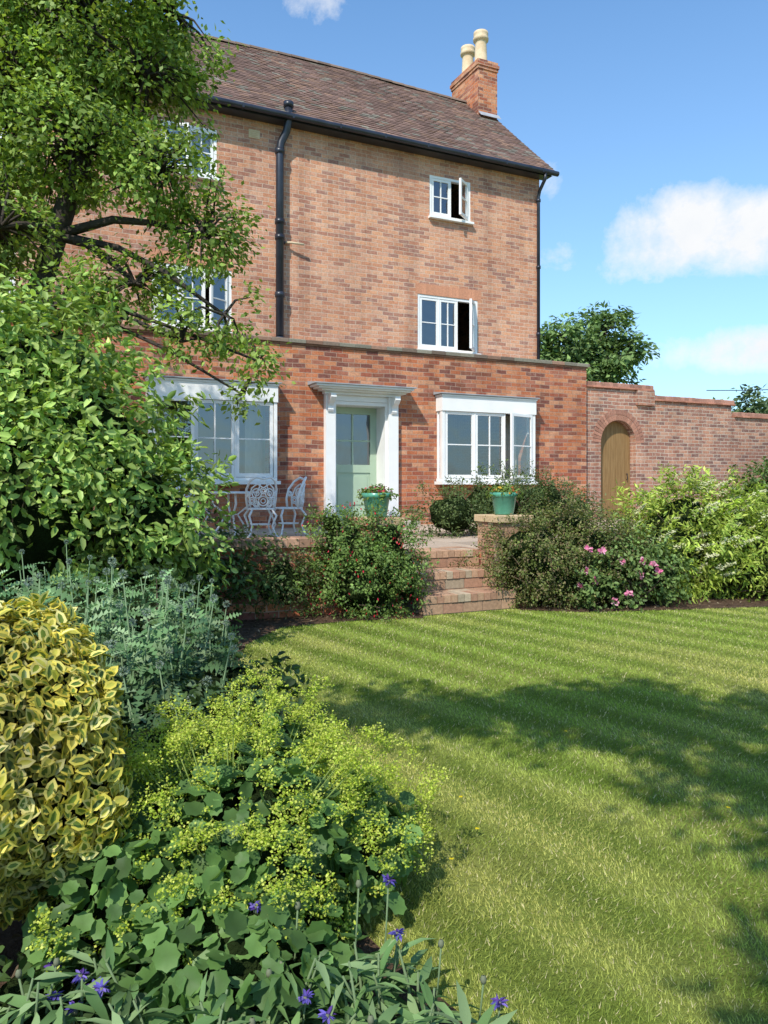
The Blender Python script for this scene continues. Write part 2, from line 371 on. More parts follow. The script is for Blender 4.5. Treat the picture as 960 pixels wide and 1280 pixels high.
for r in range(rows+1):
    x=UL-(r%2)*.083
    while x<4.86:
        w=.165; x1=min(x+w,4.88)
        if x1-x>.03:
            b0=Vector((0,E[0],E[1]))+sl*(r*.1+random.uniform(-.004,.004)); sag=(.03*math.sin(x*.9+1)+.012*math.sin(x*3.1+r*.1))*min(1,r/10)
            b1=b0+sl*.17
            lift=.019+random.uniform(-.003,.004)
            g=random.uniform(.7,1.2)*(1+.15*math.sin(x*1.7+r*.3)*math.sin(r*.21+2)); k=random.random()
            c=(.19*g,.118*g,.095*g) if k<.7 else ((.23*g,.14*g,.10*g) if k<.88 else (.2*g,.175*g,.14*g))
            a0=b0+nr*lift+Vector((0,0,sag)); a1=b1+nr*.004+Vector((0,0,sag)); c0=b0+nr*(lift-.012)+Vector((0,0,sag))
            xa,xb=x+.0015,x1-.0015
            TL.add([(xa,a0.y,a0.z),(xb,a0.y,a0.z),(xb,a1.y,a1.z),(xa,a1.y,a1.z),(xa,c0.y,c0.z),(xb,c0.y,c0.z)],[(0,1,2,3),(4,5,1,0),(4,0,3),(5,2,1)],None,c)
        x+=w
x=UL
while x<4.86:
    g=random.uniform(.75,1.2); vs=[]
    for xx in (x,x+.295):
        for k in range(7):
            a=math.pi*k/6; vs.append((xx,RG[0]-.10*math.cos(a),RG[1]-.04+.085*math.sin(a)+.03*math.sin(x*.9+1)))
    TL.add(vs,[(k,k+7,k+8,k+1) for k in range(6)]+[tuple(range(7)),tuple(range(7,14))[::-1]],None,(.2*g,.14*g,.11*g)); x+=.3
TL.build('roof_tiles',M_tile,H)
ru=MB(); ru.add([(UL,E[0]+.02,E[1]-.05),(4.84,E[0]+.02,E[1]-.05),(4.84,RG[0],RG[1]-.05),(UL,RG[0],RG[1]-.05)],[(0,1,2,3)],None,(.06,.04,.03))
ru.add([(UL,6.3,7.75),(4.88,6.3,7.75),(4.88,RG[0]+.001,RG[1]),(UL,RG[0]+.001,RG[1])],[(0,1,2,3)],None,(.14,.09,.07))
ru.add([(4.70,E[0]+.03,E[1]-.11),(4.84,E[0]+.03,E[1]-.11),(4.84,RG[0],RG[1]-.09),(4.70,RG[0],RG[1]-.09)],[(0,3,2,1)],None,(.3,.25,.2))
ru.build('roof_underlay',M_tile,H)
fa=MB(); fa.box((UL,.765,7.70),(4.80,.785,7.80)); fa.box((UL,.786,7.70),(4.80,.999,7.715)); x=UL
while x<4.9: fa.box((x,.65,7.72),(x+.035,.76,7.80)); x+=.9
fa.build('fascia_board',M_black,H)
gt=MB(); gt.tube([(UL,.70,7.775),(4.92,.70,7.755)],.052,10,cap=False)
gt.tube([(-.93,.80,7.95),(-.93,.80,7.72),(-.95,.86,7.55),(-1.04,.90,7.35),(-1.06,.90,7.2),(-1.06,.90,3.5)],.07,12)
gt.tube([(-.93,.80,7.96),(-.93,.80,8.05)],.09,12)
for z in (7.15,5.9,5.62,4.6,3.8): gt.tube([(-1.06,.90,z),(-1.06,.90,z+.09)],.088,12)
gt.tube([(-1.06,.90,5.75),(-1.0,.94,5.6),(-.95,.96,5.6)],.035,8)
gt.tube([(4.60,.70,7.72),(4.60,.72,7.6),(4.60,.90,7.42),(4.60,.94,7.3),(4.60,.94,3.5)],.036,8)
for z in (7.2,5.8,4.4): gt.tube([(4.60,.94,z),(4.60,.94,z+.06)],.048,8)
gt.build('gutter_and_drainpipes',M_black,H,True)
def chimney(u0,u1,v0,v1,ztop,zb):
    c=MB(); c.box((u0,v0,zb),(u1,v1,ztop-.22)); c.box((u0-.02,v0-.02,ztop-.22),(u1+.02,v1+.02,ztop-.15)); c.box((u0-.04,v0-.04,ztop-.15),(u1+.04,v1+.04,ztop-.075)); c.box((u0-.015,v0-.015,ztop-.075),(u1+.015,v1+.015,ztop))
    c.build('chimney_stack',M_brick_lo,H)
    f=MB(); f.add([(u0-.02,v0-.03,zb+.32),(u1+.02,v0-.03,zb+.32),(u1+.02,v0-.15,zb+.18),(u0-.02,v0-.15,zb+.18)],[(0,3,2,1)]); f.build('chimney_flashing',M_lead,H)
    uc=(u0+u1)/2; p=MB()
    prof=[(.165,0),(.17,.08),(.15,.12),(.135,.5),(.13,.56),(.15,.58),(.18,.60),(.185,.66),(.16,.69),(.175,.74),(.17,.80),(.13,.80),(.12,.5)]
    for vv,s in ((v0+.3,1.0),(v1-.32,.93)):
        p.lathe([(r,z*s) for r,z in prof],20,Matrix.Translation((uc,vv,ztop+.01)))
        p.lathe([(.24,0),(.2,.06),(.16,.09)],16,Matrix.Translation((uc,vv,ztop)))
    p.build('chimney_pots',M_clay,H,True)
chimney(4.36,4.88,2.9,4.1,11.15,9.6)
chimney(-5.8,-5.2,2.9,4.1,11.2,9.6)

# ------------------------------------------------------------ garden wall with arched gate
G=empty('garden_wall',HO,ANG); gw=MB()
v0,v1=.12,.42
ac=6.03; ar=.47; zs=2.14; a0,a1=ac-ar,ac+ar; NA=18
for vv in (v0,v1):
    gw.add([(5.05,vv,.2),(a0,vv,.2),(a0,vv,3.26),(5.05,vv,3.26)],[(0,1,2,3)]); gw.add([(a1,vv,.2),(6.84,vv,.2),(6.84,vv,3.26),(a1,vv,3.26)],[(0,1,2,3)])
    for i in range(NA):
        t0=math.pi*(1-i/NA); t1=math.pi*(1-(i+1)/NA)
        p0=(ac+ar*math.cos(t0),zs+ar*math.sin(t0)); p1=(ac+ar*math.cos(t1),zs+ar*math.sin(t1))
        gw.add([(p0[0],vv,p0[1]),(p1[0],vv,p1[1]),(p1[0],vv,3.26),(p0[0],vv,3.26)],[(0,1,2,3)])
for i in range(NA):
    t0=math.pi*(1-i/NA); t1=math.pi*(1-(i+1)/NA)
    p0=(ac+ar*math.cos(t0),zs+ar*math.sin(t0)); p1=(ac+ar*math.cos(t1),zs+ar*math.sin(t1))
    gw.add([(p0[0],v0,p0[1]),(p0[0],v1,p0[1]),(p1[0],v1,p1[1]),(p1[0],v0,p1[1])],[(0,1,2,3)])
for x in (a0,a1): gw.add([(x,v0,.2),(x,v1,.2),(x,v1,zs),(x,v0,zs)],[(0,1,2,3)])
gw.box((6.842,v0+.002,.2),(9.35,v1-.002,3.06)); gw.box((9.352,v0,.2),(20,v1,2.80))
gw.box((6.5,v0-.06,2.95),(6.98,v1+.04,3.26))
gw.build('wall_brickwork',M_brick_gw,G)
cb=MB()
def coping(x0,x1,z):
    x=x0
    while x<x1:
        g=random.uniform(.7,1.15); w=.225; cb.cbox((x,v0-.05,z+.003),(min(x+w,x1)-.004,v1+.05,z+.035),.004,None,(.46*g,.21*g,.14*g)); x+=w
    x=x0
    while x<x1:
        g=random.uniform(.65,1.15); w=.112; cb.cbox((x,v0-.02,z+.038),(min(x+w,x1)-.004,v1+.02,z+.12+random.uniform(-.004,.004)),.015,None,(.42*g,.22*g,.16*g)); x+=w
coping(5.09,6.98,3.26); coping(6.99,9.42,3.06); coping(9.43,20,2.80)
for i in range(26):
    th=math.pi*(i+.5)/26; g=random.uniform(.7,1.1)
    M=Matrix.Translation((ac,0,zs))@Matrix.Rotation(-th+math.pi/2,4,'Y')
    cb.cbox((-.027,v0-.006,ar+.004),(.027,v0+.1,ar+.115),.003,M,(.44*g,.22*g,.15*g))
    cb.cbox((-.031,v0-.009,ar+.121),(.031,v0+.1,ar+.225),.003,M,(.40*g,.20*g,.14*g))
cb.build('coping_and_arch_bricks',M_brickatt,G)
gd=MB(); n=7
for i in range(n):
    x0=a0+.01+(2*ar-.02)*i/n; x1=a0+.01+(2*ar-.02)*(i+1)/n-.005
    K=4; vs=[]
    for k in range(K+1):
        x=x0+(x1-x0)*k/K; zt=zs+math.sqrt(max(0,(ar-.006)**2-(x-ac)**2)); vs.append((x,zt))
    m=[(x0,v0+.16,.56)]+[(x1,v0+.16,.56)]+[(x,v0+.16,z) for x,z in vs[::-1]]
    b=[(p[0],v0+.20,p[2]) for p in m]; q=len(m)
    gd.add(m+b,[tuple(range(q)),tuple(range(q,2*q))[::-1]]+[(j,(j+1)%q,q+(j+1)%q,q+j) for j in range(q)])
gd.box((a0+.02,v0+.2,.56),(a1-.02,v0+.215,2.2))
gd.build('arched_gate',M_wood,G)
gh=MB(); gh.tube([(a1-.12,v0+.15,1.5),(a1-.12,v0+.12,1.5),(a1-.12,v0+.12,1.38),(a1-.12,v0+.15,1.38)],.009,6); gh.build('gate_handle',M_black,G)

# ------------------------------------------------------------ terrace, steps, piers
T=empty('terrace',HO,ANG)
tm=MB(); tm.box((UL,-5.03,.0),(-1.752,.1,.535)); tm.box((-1.75,-5.03,0),(-.68,.1,.534)); tm.box((-.678,-5.03,.0),(14,.1,.535)); tm.build('terrace_base',M_brick_lo,T)
pv=MB(); y=-5.0
while y<0:
    d=random.choice([.45,.6]); x=UL
    while x<14:
        w=random.choice([.45,.6,.75]); g=random.uniform(.8,1.15)
        pv.cbox((x,y,.536),(x+w-.012,min(y+d,.0)-.012,.55+random.uniform(-.002,.002)),.004,None,(.46*g,.36*g,.27*g)); x+=w
    y+=d
pv.build('paving_slabs',M_brickatt,T)
rw=MB(); rw.box((UL,-5.27,0),(-2.17,-5.034,.66)); rw.build('retaining_wall',M_brick_lo,T)
rc=MB(); x=UL
while x<-2.2:
    g=random.uniform(.75,1.2); rc.cbox((x,-5.30,.663),(x+.107,-5.01,.75+random.uniform(-.004,.004)),.006,None,(.42*g,.25*g,.17*g)); x+=.112
rc.build('retaining_wall_coping',M_brickatt,T)
S=empty('brick_steps',HO,ANG); sb=MB(); sm_=MB()
def bc():
    g=random.uniform(.75,1.1); k=random.random()
    return (.47*g,.29*g,.185*g) if k<.6 else ((.41*g,.23*g,.15*g) if k<.85 else (.46*g,.36*g,.25*g))
su0,su1=-1.75,-.68
for i,vf in enumerate((-5.75,-5.40,-5.05)):
    zt=.183*(i+1)+.003; zb=.183*i
    sm_.box((su0+.005,vf+.006,zb-.1 if i else 0),(su1-.005,-4.9+.001*i,zt-.006))
    x=su0
    while x<su1-.03:
        sb.cbox((x+random.uniform(0,.002),vf-.010+random.uniform(-.003,.003),zt-.075),(x+.071,vf+.205,zt+random.uniform(-.002,.002)),.004,None,bc()); x+=.0762
    x=su0
    while x<su1-.05:
        sb.cbox((x,vf,zb+.008),(min(x+.216,su1),vf+.1,zt-.083),.002,None,bc()); x+=.225
    for q in (0,1):
        x=su0-(.11 if q else 0)
        while x<su1-.02:
            sb.cbox((max(x,su0),vf+.212+q*.112,zt-.06),(min(x+.217,su1),vf+.317+q*.112,zt-.001+random.uniform(-.002,.002)),.003,None,bc()); x+=.225
sm_.build('step_mortar',M_mortar,S); sb.build('step_bricks',M_brickatt,S)
def pier(u0,u1,z):
    P=empty('brick_pier',HO,ANG); m=MB(); m.box((u0+.004,-5.372,0),(u1-.004,-4.968,z-.075)); m.build('pier_core',M_mortar,P)
    b=MB(); zz=.0; r=0
    while zz<z-.08:
        for vv in (-5.37,-5.05):
            cuts=[u0,(u0+u1)/2,u1] if r%2 else [u0,u0+.11,u1-.11,u1]
            for k in range(len(cuts)-1): b.cbox((cuts[k]+.003,vv-.01,zz+.004),(cuts[k+1]-.003,vv+.09,zz+.069),.002,None,bc())
        for uu in (u0,u1):
            cuts=[-5.28,-5.17,-5.06] if r%2 else [-5.28,-5.12,-5.06]
            for k in range(2): b.cbox((uu-.006 if uu==u0 else uu-.09,cuts[k]+.003,zz+.004),(uu+.09 if uu==u0 else uu+.006,cuts[k+1]-.003,zz+.069),.002,None,bc())
        zz+=.073; r+=1
    x=u0-.03
    while x<u1:
        b.cbox((x,-5.41,z-.073),(min(x+.103,u1+.03),-4.94,z),.006,None,(.54,.40,.24)); x+=.107
    b.build('pier_bricks',M_brickatt,P)
pier(-.64,-.24,.93); pier(-2.17,-1.78,.93)

# ------------------------------------------------------------ leaf machinery
def nrm(a): return a/np.maximum(np.linalg.norm(a,axis=1,keepdims=True),1e-9)
KITE=([(0,0,0,0),(.42,.5,.07,0),(1,0,0,0),(.42,-.5,.07,0)],[(0,1,2,3)])
OVAL=([(0,0,0,0),(.28,.44,.09,0),(.68,.38,.06,0),(1,0,-.08,0),(.68,-.38,.06,0),(.28,-.44,.09,0)],[(0,1,2,3),(0,3,4,5)])
LANCE=([(0,0,0,0),(.3,.5,.03,0),(.3,-.5,.03,0),(.3,0,.0,0),(.65,.38,-.05,0),(.65,-.38,-.05,0),(.65,0,-.07,0),(1,0,-.25,0)],[(0,3,1),(0,2,3),(3,6,4,1),(2,5,6,3),(6,7,4),(5,7,6)])
o_=[(0,0,0,1),(.28,.46,.10,1),(.7,.40,.07,1),(1,0,-.05,1),(.7,-.40,.07,1),(.28,-.46,.10,1)]
i_=[(.13,0,.005),(.35,.22,.05),(.64,.19,.035),(.82,0,-.02),(.64,-.19,.035),(.35,-.22,.05)]
VAR=(o_+[(a,b,c,1) for a,b,c in i_]+[(a,b,c,0) for a,b,c in i_],[(k,(k+1)%6,6+(k+1)%6,6+k) for k in range(6)]+[(12,13,14,15),(12,15,16,17)])
rv=[(.5,0,-.06,0)]
for k in range(16):
    a=2*math.pi*k/16; r=.5 if k%2 else .42
    rv.append((.5+r*math.cos(a),r*math.sin(a),.05+.04*math.cos(3*a),1))
ROUND=(rv,[(0,1+k,1+(k+1)%16) for k in range(16)])
mid=[(0,0,0,0),(.25,0,0,0),(.45,0,-.01,0),(.65,0,-.03,0),(.85,0,-.07,0),(1,0,-.12,0)]
sp=[(.36,.5,.06,0),(.58,.48,.03,0),(.76,.36,0,0),(.93,.2,-.06,0)]; sp0=(.16,.3,.04,0)
JAG=(mid+[sp0]+sp+[(a,-b,c,d) for a,b,c,d in [sp0]+sp],[(k,k+1,6+k) for k in range(5)]+[(k+1,k,11+k) for k in range(5)])
TRI=([(0,-.5,0,0),(0,.5,0,0),(1,0,0,0)],[(0,1,2)])
def leaves(name,parent,mat,P,D,N,Ln,Wd,C0,tm,C1=None,base=(0,0,0)):
    n=len(P); N=nrm(N); D=D-N*np.sum(D*N,axis=1,keepdims=True); D=nrm(D); B=np.cross(N,D)
    tv=np.array([t[:3] for t in tm[0]]); te=np.array([t[3] for t in tm[0]])
    Ln=np.broadcast_to(Ln,(n,)); Wd=np.broadcast_to(Wd,(n,))
    V=(P-np.array(base))[:,None,:]+D[:,None,:]*(tv[None,:,0:1]*Ln[:,None,None])+B[:,None,:]*(tv[None,:,1:2]*Wd[:,None,None])+N[:,None,:]*(tv[None,:,2:3]*Ln[:,None,None])
    if C1 is None: C1=C0
    C=C0[:,None,:]*(1-te)[None,:,None]+C1[:,None,:]*te[None,:,None]
    fl=np.concatenate([np.array(f) for f in tm[1]]); tot=np.array([len(f) for f in tm[1]]); st=np.concatenate([[0],np.cumsum(tot)[:-1]])
    k=len(tv); FL=(fl[None,:]+np.arange(n)[:,None]*k).ravel(); ST=(st[None,:]+np.arange(n)[:,None]*len(fl)).ravel()
    return mesh_np(name,V.reshape(-1,3),FL,ST,mat,C.reshape(-1,3),parent,True)
def pick(pal,n,var=.15):
    pal=np.array(pal); c=pal[rng.integers(0,len(pal),n)]; return c*(1+rng.normal(0,var,(n,1)))
def lobes_sample(lobes,n,lo=.5,lump=.18):
    w=np.array([l[3]*l[4]*l[5] for l in lobes])**.75; w/=w.sum(); idx=rng.choice(len(lobes),n,p=w)
    A=np.array([l[:6] for l in lobes])[idx]; d=nrm(rng.normal(size=(n,3)))
    r=lo+(1-lo)*rng.random(n)**.6
    ph=idx*1.7
    lum=1+lump*np.sin(d[:,0]*5+ph)*np.sin(d[:,1]*5+2*ph)+lump*.7*np.sin(d[:,2]*7+ph+d[:,0]*4)
    P=A[:,:3]+d*A[:,3:6]*(r*lum)[:,None]; return P,d,idx
def sprays(lobes,K,per,sig,lo=.55,lump=.18,zmin=.03,stretch=.0):
    Cc,d,idx=lobes_sample(lobes,K,lo,lump); keep=Cc[:,2]>zmin; Cc=Cc[keep]; d=d[keep]; K=len(Cc)
    off=rng.normal(size=(K,per,3))*sig
    tt=rng.random((K,per,1)); off=off*(1-.5*tt)+(d[:,None,:]+np.array([0,0,.15]))*tt*stretch
    P=(Cc[:,None,:]+off).reshape(-1,3); O=np.repeat(d,per,axis=0)*.8+nrm(off.reshape(-1,3))*.5
    cid=np.repeat(np.arange(K),per); k=P[:,2]>zmin*.5; return P[k],O[k],cid[k],Cc,d,tt.reshape(-1)[k]
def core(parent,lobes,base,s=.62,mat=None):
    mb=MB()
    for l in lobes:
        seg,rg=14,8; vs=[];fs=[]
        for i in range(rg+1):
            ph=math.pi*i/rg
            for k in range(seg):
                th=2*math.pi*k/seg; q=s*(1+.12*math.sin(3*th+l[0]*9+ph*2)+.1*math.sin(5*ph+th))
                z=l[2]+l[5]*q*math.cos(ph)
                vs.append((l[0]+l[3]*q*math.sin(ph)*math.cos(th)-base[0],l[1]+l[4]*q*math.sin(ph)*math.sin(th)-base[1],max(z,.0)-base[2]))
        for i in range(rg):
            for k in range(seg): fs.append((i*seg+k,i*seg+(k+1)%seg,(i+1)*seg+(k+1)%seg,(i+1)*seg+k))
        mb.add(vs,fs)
    mb.build('shade_core',mat or M_core,parent,True)  # solid dark lumps added to block see-through, in place of shaded inner leaves
def shrub(name,base,lobes,K,per,sig,Ln,Wd,pal,tm=KITE,mat=None,up=.5,rnd=.7,cores=.62,stretch=0.,lo=.55,lump=.18,cvar=.16,stems=True,droop=.2):
    e=empty(name,base); P,O,cid,Cc,d,tt=sprays(lobes,K,per,sig,lo,lump,stretch=stretch); n=len(P)
    N=O*.7+np.array([0,0,up])+rng.normal(size=(n,3))*rnd; D=O+rng.normal(size=(n,3))*.8-np.array([0,0,droop])
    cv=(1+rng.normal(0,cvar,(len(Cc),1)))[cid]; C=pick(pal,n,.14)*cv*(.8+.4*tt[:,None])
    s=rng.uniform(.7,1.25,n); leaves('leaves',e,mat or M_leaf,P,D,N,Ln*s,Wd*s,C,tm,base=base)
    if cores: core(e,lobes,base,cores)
    if stems:
        m=MB(); b=Vector(base)
        for c in Cc[:min(len(Cc),70)]:
            c=Vector(c)-b; md=c*.5+Vector((random.uniform(-.1,.1),random.uniform(-.1,.1),.05)); m.tube([(c.x*.1,c.y*.1,0),md,c],[.014,.009,.003],5,None,(.12,.09,.06))
        m.build('stems',M_bark,e,True)
    return e,Cc,d

def tree(name,base,trunk,lobes,K,per,sig,Ln,Wd,pal,lo=.35,tr=.14,barkc=(.09,.075,.06),droop=.3,zmin=.5,lump=.2,mat=None):
    e=empty(name,base); b=Vector(base)
    P,O,cid,Cc,d,tt=sprays(lobes,K,per,sig,lo,lump,zmin=zmin,stretch=0); n=len(P)
    N=O*.5+np.array([0,0,.7])+rng.normal(size=(n,3))*.6; D=O+rng.normal(size=(n,3))*.7-np.array([0,0,droop])
    cv=(1+rng.normal(0,.2,(len(Cc),1)))[cid]; s=rng.uniform(.7,1.25,n)
    leaves('leaves',e,mat or M_leaf,P,D,N,Ln*s,Wd*s,pick(pal,n,.15)*cv,KITE,base=base)
    m=MB(); T_=[Vector(p) for p in trunk]; nt=len(T_)
    m.tube([p-b for p in T_],[tr*(1-.55*i/(nt-1)) for i in range(nt)],10,None,barkc)
    cents=[Vector(l[:3]) for l in lobes]
    for i,c in enumerate(cents):
        j=min(range(max(1,nt//2),nt),key=lambda q:(T_[q]-c).length); s0=T_[j]; dd=c-s0
        p1=s0+dd*.35+Vector((random.uniform(-.12,.12),random.uniform(-.12,.12),.18))*dd.length*.5; p2=s0+dd*.7+Vector((random.uniform(-.1,.1),random.uniform(-.1,.1),.15))*dd.length*.5
        r=tr*.38*min(1,lobes[i][3]/.8+.3); m.tube([s0-b,p1-b,p2-b,c-b],[r,r*.75,r*.55,r*.35],7,None,barkc)
    for k in range(len(Cc)):
        c=Vector(Cc[k]); a=min(cents,key=lambda a:(a-c).length); md=a+(c-a)*.5+Vector((random.uniform(-.06,.06),random.uniform(-.06,.06),.06))
        m.tube([a-b,md-b,c-b],[tr*.11,tr*.07,tr*.025],4,None,barkc,False)
    m.build('trunk_and_branches',M_bark,e,True); return e

tl=[(-2.9,7.6,5.9,1.05,1.1,.85),(-2.3,7.4,5.2,.72,.8,.62),(-3.6,7.5,5.0,.9,.9,.8),(-2.95,7.3,4.45,.8,.8,.5),(-2.15,7.3,4.2,.58,.6,.45),
    (-1.72,7.3,3.62,.42,.5,.38),(-2.4,7.4,3.2,.55,.5,.3),(-1.5,7.2,2.85,.3,.35,.34),(-1.20,7.15,2.42,.15,.2,.26),(-3.5,7.0,3.6,.6,.6,.3),
    (-4.6,7.8,4.2,1.1,1.2,1.2),(-4.4,7.6,6.2,1.2,1.2,1.0),(-1.9,7.2,2.6,.26,.3,.3),(-3.0,7.1,2.95,.5,.4,.3),(-2.0,7.3,5.75,.35,.5,.3),(-1.32,7.2,2.1,.12,.15,.2)]
tree('pear_tree',(-3.9,7.6,0),[(-3.9,7.6,0),(-3.85,7.6,1.0),(-3.7,7.55,2.0),(-3.45,7.5,2.9),(-3.2,7.5,3.7),(-2.9,7.5,4.6),(-2.8,7.5,5.4)],tl,1000,68,.105,.066,.036,
     [(.24,.35,.07),(.19,.29,.055),(.30,.42,.09),(.14,.23,.05),(.34,.45,.12)],lo=.5,tr=.17,barkc=(.06,.05,.042),lump=.25)
# garden tree standing behind the viewpoint: throws dappled shade over the lawn
tree('apple_tree',(3.2,-3.6,0),[(3.2,-3.6,0),(3.1,-3.5,1.2),(2.7,-3.0,2.4),(2.2,-2.3,3.6),(1.6,-1.5,4.6)],
     [(-1.7,.25,4.6,.75,.35,.3),(-.5,-.05,4.8,.85,.5,.35),(.8,.1,4.7,.7,.35,.35),(2.1,-.1,4.8,.9,.45,.4),(3.4,-.3,4.9,.9,.5,.4),(-.2,-1.0,4.6,.55,.4,.35),(.9,-1.15,4.6,.9,.4,.4),(2.3,-1.2,4.7,.9,.5,.4),(3.5,-1.3,4.6,.8,.5,.4),
      (.1,-2.1,4.5,.9,.7,.4),(1.4,-2.2,4.8,1.1,.8,.5),(2.7,-2.3,4.6,1.1,.8,.4),(4.4,-1.6,4.9,.9,.9,.5),(-.1,-2.9,5.0,1.0,.8,.5),(1.6,-3.4,5.4,1.5,1.0,.7),(.6,-1.7,4.4,.7,.4,.3),(1.9,-1.7,4.5,.8,.4,.3)],
     900,52,.13,.11,.06,[(.12,.19,.035),(.1,.16,.03)],lo=.1,tr=.16)
tree('ash_tree',(8.6,31,0),[(8.6,31,0),(8.5,31,2.5),(8.3,31,4.5),(8.2,31,6)],[(7.0,31,7.3,1.2,1.2,.8),(8.9,31,7.5,1.0,1.1,.8),(9.4,30.5,6.3,1.1,1.1,.8),(7.6,31,5.6,1.8,1.6,1.2),(6.2,31.5,6.4,.9,1,.9),(8.0,31,6.4,1.2,1.2,.8)],
     230,50,.24,.25,.12,[(.17,.26,.09),(.21,.31,.10),(.13,.21,.08)],tr=.3,mat=M_leafdull,lump=.35)
tree('distant_trees',(20,42,0),[(20,42,0),(20,42,2),(20,42,3)],[(20.2,42,4.4,1.8,1.5,1.9),(22.5,43,4.7,2,2,1.9),(26,45,4.5,3,2,2.3),(31,46,4,3,2,2)],220,60,.4,.35,.2,[(.14,.2,.09),(.16,.23,.1)],tr=.25,mat=M_leafdull)

shrub('viburnum_shrub',(-2.7,5.6,0),[(-2.95,5.8,1.95,.75,.6,.62),(-2.2,5.7,1.5,.6,.6,.6),(-1.75,5.7,1.0,.42,.5,.48),(-2.6,5.4,1.0,.85,.6,.9),(-3.5,5.6,1.6,.8,.7,1.0),(-2.5,5.9,2.2,.42,.4,.32)],
      1050,24,.075,.078,.038,[(.28,.41,.09),(.35,.48,.12),(.19,.32,.07),(.40,.52,.15)],OVAL,M_waxy,stretch=.28,lump=.28,cvar=.22)
shrub('laurel_bush',(-1.9,6.7,0),[(-1.9,6.9,.45,.75,.5,.45),(-2.6,6.6,.5,.8,.6,.5)],260,24,.09,.075,.035,[(.09,.15,.04),(.06,.11,.03)],KITE,stretch=.12)
fb_l=[(-.38,7.5,.58,.40,.36,.40),(-.02,7.5,.52,.36,.34,.4),(-.22,7.35,.3,.5,.35,.35),(.05,7.45,.78,.17,.18,.14),(-.5,7.5,.88,.15,.15,.12),(.22,7.4,.35,.16,.2,.3)]
e,Cc,d=shrub('fuchsia_bush',(-.25,7.5,0),fb_l,620,34,.042,.032,.017,[(.13,.21,.05),(.17,.27,.065),(.10,.17,.04),(.22,.31,.085)],KITE,stretch=.14,lump=.28)
n=650; P,dd,_=lobes_sample([(a,b,c,x*1.14,y*1.14,z*1.14) for a,b,c,x,y,z in fb_l],n,.92); 
leaves('flowers',e,M_petal,P,rng.normal(size=(n,3))*.3-np.array([0,0,1]),rng.normal(size=(n,3)),.030,.015,pick([(.6,.03,.05),(.5,.02,.06),(.65,.08,.1)],n),KITE,base=(-.25,7.5,0))
e,Cc,d=shrub('berberis_bush',(-1.25,7.3,0),[(-1.5,7.35,.38,.42,.34,.36),(-1.0,7.3,.34,.38,.34,.32),(-1.9,7.2,.4,.35,.34,.34)],520,32,.05,.032,.018,[(.09,.15,.045),(.12,.19,.055),(.17,.15,.07),(.08,.12,.04)],KITE,stretch=.1)
shrub('cotoneaster_bush',(1.8,8.0,0),[(1.55,8.0,.52,.5,.42,.42),(2.1,8.1,.50,.55,.42,.42),(1.75,8.0,.28,.65,.42,.33),(1.40,7.95,.62,.22,.25,.22),(2.5,8.2,.40,.4,.35,.40),(1.95,8.15,.82,.32,.3,.16)],1150,34,.034,.028,.016,
      [(.14,.18,.045),(.18,.22,.06),(.11,.15,.04),(.23,.22,.09),(.20,.15,.08)],KITE,stretch=.16,lump=.3,cvar=.24)
shrub('ceanothus_bush',(1.6,11.6,.55),[(.95,10.6,.85,.5,.4,.36),(1.6,11.2,.95,.6,.45,.45),(2.4,11.6,.95,.6,.45,.45),(2.9,11.9,.8,.5,.4,.35)],460,34,.06,.045,.018,[(.08,.13,.04),(.11,.16,.05),(.13,.17,.06)],KITE,stretch=.16)
e,Cc,d=shrub('rose_bush',(2.55,7.9,0),[(2.45,7.95,.4,.38,.3,.36),(2.2,7.8,.22,.35,.25,.22),(2.8,8.0,.35,.3,.3,.3)],190,22,.055,.045,.028,[(.16,.24,.07),(.2,.29,.09),(.12,.19,.06)],OVAL,stretch=.13)
fp=[]
for x,z in [(2.02,.62),(2.0,.40),(1.95,.24),(2.1,.3),(2.35,.5),(2.55,.36),(2.42,.18),(2.28,.1),(2.66,.46),(2.58,.5),(2.72,.40),(2.15,.6)]:
    fp.append((x,7.60+random.uniform(-.04,.06),z))
fp=np.array(fp); n=11; P=np.repeat(fp,n,axis=0); o=nrm(rng.normal(size=(len(P),3))+np.array([0,-.7,.4]))
leaves('flowers',e,M_petal,P+o*.008,o,nrm(rng.normal(size=(len(P),3))+np.array([0,-1,.3])),.044,.04,pick([(.8,.3,.45),(.82,.45,.55),(.75,.2,.38)],len(P)),OVAL,base=(2.55,7.9,0))
sb_l=[(3.3,8.7,.6,.55,.5,.58),(3.9,8.8,.6,.6,.5,.5),(4.6,9.0,.5,.7,.5,.45),(3.0,8.5,.35,.4,.4,.35),(4.2,8.6,.3,.8,.45,.32),(3.45,8.8,.92,.35,.4,.28)]
e,Cc,d=shrub('sorbaria_shrub',(3.8,8.7,0),sb_l,950,26,.05,.08,.022,[(.34,.45,.07),(.40,.50,.09),(.25,.37,.06),(.45,.52,.12)],KITE,stretch=.24,lump=.28,cvar=.24)
P=[];DD=[]
C2,d2,_=lobes_sample(sb_l,230,1.0,.1)
for c,dv in zip(C2,d2):
    if c[2]<.25 or dv[1]>.3 or (c[0]<3.4 and random.random()<.6): continue
    ax=np.array([dv[0]*.4+.75,dv[1]*.5-.3,.6]); ax/=np.linalg.norm(ax); Lp=random.uniform(.14,.26)
    c=c+dv*.1
    for k in range(75):
        s=random.random(); P.append(c+ax*Lp*s+np.array([0,0,-.03*s*s])+rng.normal(size=3)*.016*(1.1-s)); DD.append(ax)
P=np.array(P); n=len(P); leaves('plumes',e,M_petal,P,np.array(DD)+rng.normal(size=(n,3))*.8,rng.normal(size=(n,3))*.6+np.array([-.2,-.7,.7]),.021,.015,pick([(.66,.66,.40),(.60,.62,.34),(.72,.70,.48)],n,.08),KITE,base=(3.8,8.7,0))
